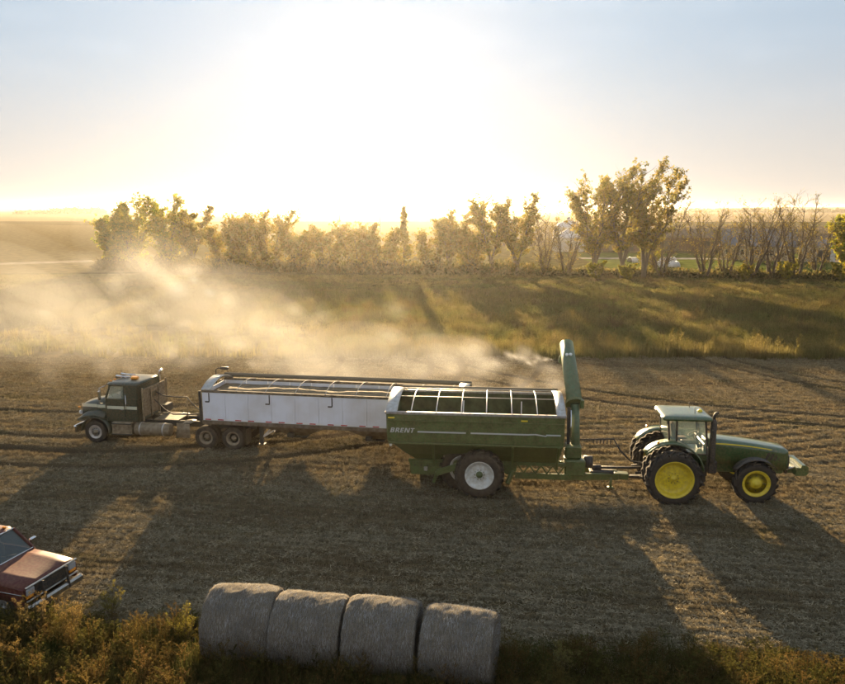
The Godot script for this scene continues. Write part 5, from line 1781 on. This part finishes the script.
func build_stubble() -> void:
	rng.seed = 21
	# cut stalks standing in rows
	var stalk := S()
	for k in 7:
		var a := R(0, TAU)
		var b := Vector3(cos(a), 0, sin(a)) * R(0.0, 0.07)
		var e := b + Vector3(R(-0.05, 0.05), R(0.07, 0.15), R(-0.05, 0.05))
		tube_c(stalk, b - Vector3(0, 0.02, 0), e, 0.007, Color(1, 1, 1) * R(0.7, 1.2))
	stalk.generate_normals()
	var sm := stalk.commit()
	sm.surface_set_material(0, M.straw)
	var spots := []
	for k in 52000:
		var d := 15.0 + 39.0 * pow(rng.randf(), 1.35)
		var x := R(-1, 1) * (d * 0.62 + 2.0)
		var rp := row_pos(x, -d)
		var snap: float = roundf(rp / 0.38) * 0.38 - rp + R(-0.05, 0.05)
		var z := -d + snap
		if -z < verge(x) - 0.2 or -z > field_end(x) or (z < -24.0 and in_track(x, z) > 0.4): continue
		var v := R(0.6, 1.25)
		spots.append([turned(Vector3(x, field_height(x, z), z), R(0.5, 0.85), 0.3), Color(0.29 * v, 0.248 * v, 0.16 * v)])
	scatter("stubble", "short cut stalks standing in rows on the harvested field", "stubble", sm, spots)
	# chaff and straw lying about
	var litter := S()
	for k in 9:
		var c := Vector3(R(-0.14, 0.14), R(0.0, 0.035), R(-0.14, 0.14))
		var a := R(0, TAU)
		var u := Vector3(cos(a), R(-0.25, 0.35), sin(a)) * R(0.025, 0.07)
		var w := Vector3(-sin(a), R(-0.4, 0.4), cos(a)) * R(0.004, 0.009)
		litter.set_color(Color(1, 1, 1) * R(0.65, 1.3))
		quad(litter, c - u - w, c - u + w, c + u + w, c + u - w)
	litter.generate_normals()
	var lm := litter.commit()
	lm.surface_set_material(0, M.straw)
	spots = []
	for k in 95000:
		var d := 15.0 + 39.0 * pow(rng.randf(), 1.4)
		var x := R(-1, 1) * (d * 0.62 + 2.0)
		var z := -d
		if d < verge(x) - 0.8 or d > field_end(x) or (d > 24.0 and in_track(x, z) > 0.4): continue
		var dens := 0.5 + 0.6 * noise.get_noise_2d(row_along(x, z) * 0.10, row_pos(x, z) * 0.55 + 7.0) + 0.3 * sin(row_pos(x, z) / 4.6 * TAU + 0.8)
		if rng.randf() > dens: continue
		var v := R(0.55, 1.25)
		spots.append([turned(Vector3(x, field_height(x, z) + 0.005, z), R(0.7, 1.3), 0.25), Color(0.29 * v, 0.245 * v, 0.16 * v)])
	scatter("straw_litter", "chaff and broken straw strewn over the harvested field", "straw", lm, spots)
	# grass of the meadow beyond the field
	var kinds := [tuft_mesh(16, 0.30, 0.35, 0.95, 0.035, 0.35), tuft_mesh(20, 0.40, 0.25, 0.7, 0.04, 0.5), forb_mesh(1.0, 9, 7, 0.05)]
	var lists := [[], [], []]
	for k in 46000:
		var d := 53.0 + 68.0 * pow(rng.randf(), 1.15)
		var x := R(-1, 1) * (d * 0.60 + 4.0)
		if d < field_end(x) - 0.2: continue
		if x < -4.0 and d < 74.0 and rng.randf() < 0.85 * smoothstep(-4.0, -12.0, x) * smoothstep(76.0, 66.0, d): continue
		var z := -d
		if d > 112.0 and x > -50.0 and d > 134.0 - (x + 58.0) * 0.16: continue
		var p := noise.get_noise_2d(x * 0.05, z * 0.09 + 60.0)
		var p2 := noise.get_noise_2d(x * 0.25 + 11.0, z * 0.25)
		var edge := 1.0 - smoothstep(0.0, 7.0, d - field_end(x))
		var v := R(0.7, 1.25)
		var c := Vector3(0.190, 0.160, 0.055).lerp(Vector3(0.125, 0.130, 0.040), clampf(0.5 + p * 1.6, 0, 1)).lerp(Vector3(0.140, 0.098, 0.050), clampf(p2 * 1.3, 0, 1)).lerp(Vector3(0.19, 0.155, 0.055), edge * 0.6 * rng.randf())
		var hgt := 0.75 + 0.75 * p2 + 0.35 * edge * R(0.3, 1.8)
		if d > 96.0: hgt *= 0.55
		var kk := 0 if rng.randf() < 0.45 else (1 if rng.randf() < 0.7 else 2)
		lists[kk].append([turned(Vector3(x, -0.1, z), R(0.8, 1.4), 0.15, maxf(0.35, hgt)), Color(c.x * v, c.y * v, c.z * v)])
	scatter("meadow_grass", "tall tawny grass tussocks across the meadow behind the field", "grass", kinds[0], lists[0])
	scatter("meadow_grass", "shorter drooping grass filling the meadow between the tussocks", "grass", kinds[1], lists[1])
	scatter("meadow_weeds", "dry seeded weeds standing among the meadow grass", "weeds", kinds[2], lists[2])

func build_weeds() -> void:
	rng.seed = 31
	var kinds := [tuft_mesh(26, 0.22, 0.20, 0.62, 0.012, 0.55), tuft_mesh(22, 0.20, 0.35, 0.85, 0.010, 0.35), forb_mesh(0.85, 12, 16, 0.022), forb_mesh(0.65, 10, 22, 0.028), tuft_mesh(30, 0.28, 0.10, 0.34, 0.016, 0.8)]
	var lists := [[], [], [], [], []]
	for k in 19000:
		var x := R(-14.5, 14.0)
		var d := R(11.0, 19.4)
		var over := d - verge(x)
		if over > 0.0 and rng.randf() < smoothstep(0.0, 0.9, over): continue
		# the pickup and the bales stand here
		var pl := (Vector2(x, -d) - Vector2(-9.98, -18.86)).rotated(deg_to_rad(-17.0))
		if pl.x < 0.15 and pl.x > -5.4 and absf(pl.y) < 0.98: continue
		var bl := Vector2(x + 1.7, -(d - 16.27)).rotated(deg_to_rad(-10.0))
		if absf(bl.x) < 3.5 and absf(bl.y) < 0.62: continue
		var p := noise.get_noise_2d(x * 0.35, d * 0.5 + 20.0)
		var q := noise.get_noise_2d(x * 0.9 + 44.0, d * 0.9)
		var rr := rng.randf()
		var kk := 4
		if rr < 0.30: kk = 0
		elif rr < 0.50: kk = 1
		elif rr < 0.50 + 0.22 * clampf(0.6 + p * 1.5, 0.1, 1.0): kk = 2
		elif rr < 0.72 + 0.10 * clampf(0.5 + q * 1.5, 0.0, 1.0): kk = 3
		var v := R(0.5, 1.15)
		var c := Vector3(0.082, 0.072, 0.026).lerp(Vector3(0.135, 0.092, 0.034), clampf(0.5 + q * 1.4, 0, 1)).lerp(Vector3(0.070, 0.085, 0.024), clampf(0.35 + p * 1.6, 0, 1))
		if kk == 2: c = Vector3(0.165, 0.105, 0.042).lerp(Vector3(0.125, 0.105, 0.033), rng.randf())
		if kk == 3: c = Vector3(0.105, 0.098, 0.030)
		var hgt := (0.85 + 0.35 * q) * (1.0 - 0.45 * smoothstep(-0.9, 0.4, over)) * (1.0 if x < -4.5 else (1.15 if x < 2.4 and d < 16.2 else 0.8))
		if over > -0.15: hgt *= 0.7
		if pl.x < 0.9 and pl.x > -4.0 and pl.y > 0.9 and pl.y < 2.2: hgt = maxf(hgt, 1.15)
		if absf(bl.x) < 3.8 and bl.y > 0.6 and bl.y < 1.7:
			hgt = maxf(hgt, 1.0)
			if rng.randf() < 0.35: kk = 1
		lists[kk].append([turned(Vector3(x, -0.01, -d), R(0.8, 1.3) , 0.2, maxf(0.3, hgt)), Color(c.x * v, c.y * v, c.z * v)])
	scatter("verge_grass", "bent grass filling the weedy verge in the foreground", "grass", kinds[0], lists[0])
	scatter("verge_grass", "upright taller grass blades in the foreground verge", "grass", kinds[1], lists[1])
	scatter("verge_weeds", "brown seeded weeds scattered through the foreground verge", "weeds", kinds[2], lists[2])
	scatter("verge_weeds", "olive leafy weeds scattered through the foreground verge", "weeds", kinds[3], lists[3])
	scatter("verge_undergrowth", "low undergrowth covering the soil of the foreground verge", "undergrowth", kinds[4], lists[4])
	# weeds that stand out one by one
	var singles := [
		["tall feathery tan weed in front of the pickup's near headlight", -9.75, 17.35, 1.25, Color(0.27, 0.19, 0.075), 11],
		["feathery tan weed in front of the pickup's grille", -8.95, 17.55, 1.10, Color(0.25, 0.17, 0.06), 12],
		["bushy yellow-green weed at the verge right of the pickup", -8.30, 18.35, 0.90, Color(0.20, 0.17, 0.035), 13],
		["bright yellow-green weed just left of the row of bales", -5.95, 17.05, 1.05, Color(0.22, 0.19, 0.035), 14],
		["leafy pale weed alone in the dark verge right of the bales", 3.30, 15.95, 0.80, Color(0.19, 0.17, 0.06), 15],
		["tan weed at the lower left corner of the picture", -9.6, 15.9, 1.0, Color(0.24, 0.16, 0.05), 16],
	]
	for s in singles:
		rng.seed = s[5]
		var t := thing("tall_weed", s[0], "weed", Vector3(s[1], 0.0, -s[2]), 0.0, "tall weeds of the verge")
		var st := S()
		var ls := S()
		for k in 7:
			var a := R(0, TAU)
			var e := Vector3(cos(a) * R(0.1, 0.45), s[3] * R(0.65, 1.0), sin(a) * R(0.1, 0.45))
			tube_c(st, Vector3(0, -0.03, 0), e, 0.008, Color(0.12, 0.095, 0.05))
			for q in 13:
				var f := R(0.25, 1.0)
				var b := e * f
				var an := R(0, TAU)
				var ll := lerpf(0.22, 0.07, f)
				var e2 := b + Vector3(cos(an) * ll, ll * R(0.5, 1.3), sin(an) * ll)
				tube_c(st, b, e2, 0.004, Color(0.13, 0.10, 0.05))
				for z in 16:
					var c := b.lerp(e2, R(0.2, 1.1)) + Vector3(R(-1, 1), R(-1, 1), R(-1, 1)) * 0.03
					var u := Vector3(R(-1, 1), R(-0.2, 1), R(-1, 1)).normalized() * R(0.012, 0.032)
					var w := u.cross(Vector3(R(-1, 1), R(-1, 1), R(-1, 1)).normalized()) * 0.5
					var v := R(0.7, 1.3)
					ls.set_color(Color(s[4].r * v, s[4].g * v, s[4].b * v))
					tri(ls, c - u, c + w, c + u)
		part("stem", st, M.straw, t)
		part("foliage", ls, M.grass, t)

# ---------------------------------------------------------------- dust and smoke, as volumes of lit air
var layers := {}   # how many puffs a sun ray already crosses, on a grid across the sun's direction
var dusts := {}

func fog(d: float, c: Color) -> FogMaterial:
	var key := "%.5f %s" % [d, c]
	if not dusts.has(key):
		var m := FogMaterial.new()
		m.density = d
		m.albedo = c
		m.resource_name = "dust"
		dusts[key] = m
	return dusts[key]

# adds a puff, thinning outwards in shells, unless light would have to cross too many of them there
func puff(parent: Node, at: Vector3, half: Vector3, depth: float, c: Color, most: int) -> bool:
	var a := deg_to_rad(SUN_AZIMUTH)
	var e := deg_to_rad(SUN_ELEVATION)
	var far := -at.z * cos(a) + at.x * sin(a)
	var u := at.x * cos(a) + at.z * sin(a)
	var w := at.y * cos(e) - far * sin(e)
	var ru := maxf(half.x, half.y)
	var rw := lerpf(half.y, maxf(half.x, half.y), 0.35) + half.z * sin(e)
	var cells := {}
	var shells := [1.0, 0.68, 0.36]
	for i in range(int(floor((u - ru) / 0.4)), int(ceil((u + ru) / 0.4)) + 1):
		for j in range(int(floor((w - rw) / 0.4)), int(ceil((w + rw) / 0.4)) + 1):
			var q := sqrt(pow((i * 0.4 - u) / (ru + 0.2), 2) + pow((j * 0.4 - w) / (rw + 0.2), 2))
			var n := 0
			for s in shells: n += 1 if q < s + 0.05 else 0
			if n == 0: continue
			var k := Vector2i(i, j)
			if layers.get(k, 0) + n > most: return false
			cells[k] = n
	for k in cells: layers[k] = layers.get(k, 0) + cells[k]
	var B := Basis(Vector3.BACK, R(-0.75, 0.1)) * Basis(Vector3.UP, R(-0.4, 0.4))
	var share := [0.25, 0.40, 0.35]
	for k in 3:
		var f := FogVolume.new()
		f.name = "puff"
		f.shape = RenderingServer.FOG_VOLUME_SHAPE_ELLIPSOID
		f.size = half * 2.0 * shells[k]
		f.material = fog(snappedf(depth * share[k] / (2.0 * half.z * shells[k]), 0.00025), c)
		parent.add_child(f, true)
		f.transform = Transform3D(B, at)
	return true

# spread in a bell that has no far outliers
func bell() -> float:
	return clampf(rng.randfn(), -1.7, 1.7)

func build_dust() -> void:
	rng.seed = 77
	var tan_dust := Color(0.98, 0.97, 0.94)
	# plume from the auger's spout
	var t := Node3D.new()
	t.name = "dust_plume"
	add_child(t)
	tag(t, "small plume of dust blowing left from the auger's mouth", "dust", "", "stuff")
	for k in 120:
		var f := pow(rng.randf(), 0.8)
		var at := Vector3(5.55 - 3.4 * f, 4.40 - 0.25 * f + R(-1, 1) * (0.06 + 0.35 * f), -31.2 - 1.2 * f + R(-1, 1) * (0.06 + 0.6 * f))
		var r := lerpf(0.08, 0.34, f) * R(0.5, 1.3)
		puff(t, at, Vector3(r * R(1.6, 3.2), r * R(0.8, 1.4), r * R(1.0, 1.6)), lerpf(0.26, 0.12, f), tan_dust, 10)
	# bluish diesel smoke
	t = Node3D.new()
	t.name = "exhaust_smoke"
	add_child(t)
	tag(t, "small bluish puff of diesel smoke in the dust cloud", "smoke", "", "stuff")
	for k in 10:
		var r := R(0.3, 0.8)
		puff(t, Vector3(-15.6 + rng.randfn() * 0.6, 5.4 + rng.randfn() * 0.5, -50.0 + rng.randfn() * 0.8), Vector3(r * 1.3, r, r * 1.2), 0.14, Color(0.82, 0.91, 1.0), 6)
	t = Node3D.new()
	t.name = "dust_cloud"
	add_child(t)
	tag(t, "pale cloud of harvest dust drifting behind the truck and trailer", "dust", "", "stuff")
	# x, distance, spread of both, least and most height, least and most radius, optical depth, tries, most layers
	for a in [[-34.0, 2.2, 52.0, 7.0, 3.2], [-27.0, 2.8, 51.0, 7.0, 3.8], [-21.0, 3.0, 50.0, 7.0, 4.2], [-15.0, 3.2, 50.0, 6.5, 4.4], [-9.5, 2.6, 48.5, 6.0, 3.6], [-4.0, 1.9, 47.0, 5.5, 2.6], [1.0, 1.4, 44.5, 4.5, 1.8], [-19.0, 5.0, 58.0, 9.0, 4.0], [-31.0, 4.5, 60.0, 9.0, 4.0], [-24.0, 1.2, 43.5, 6.0, 2.0], [-17.0, 1.4, 42.0, 6.5, 2.4], [-10.0, 1.4, 41.0, 6.5, 2.4], [-3.5, 1.1, 40.0, 5.0, 1.8], [-14.0, 2.0, 45.0, 6.0, 2.8], [-20.5, 1.8, 46.0, 6.0, 2.6], [-7.0, 1.6, 44.0, 5.0, 2.3]]:
		puff(t, Vector3(a[0], a[1], -a[2]), Vector3(a[3], a[4], 4.5), 0.27, tan_dust, 11)
	for a in [[-16.0, 50.0, 7.0, 3.0, 0.3, 6.4, 1.3, 2.8, 0.16, 700, 9], [-8.5, 46.5, 5.0, 2.6, 0.3, 4.8, 1.0, 2.2, 0.16, 500, 9], [-28.0, 50.0, 5.0, 3.0, 0.3, 4.8, 1.4, 2.8, 0.11, 300, 9],
		[-1.5, 44.5, 3.6, 2.0, 0.2, 2.8, 0.7, 1.6, 0.14, 320, 10], [4.2, 41.5, 2.4, 1.6, 0.4, 2.8, 0.4, 1.0, 0.12, 220, 10], [-13.5, 48.0, 2.0, 2.0, 1.0, 7.4, 0.6, 1.5, 0.20, 400, 11], [-10.0, 45.5, 7.0, 2.2, 0.4, 5.0, 0.4, 1.1, 0.11, 700, 11]]:
		for k in a[9]:
			var r := R(a[6], a[7])
			var f := rng.randf()
			var y := lerpf(a[4], a[5], f * f if a[4] < 1.0 else f)
			var x: float = a[0] + bell() * a[2] - 0.6 * y
			puff(t, Vector3(x, y, -(a[1] + bell() * a[3])), Vector3(r * R(1.1, 2.2), minf(r * R(0.7, 1.3), y + 0.6), r * R(1.0, 1.6)), a[8] * R(0.6, 1.4), tan_dust, a[10])
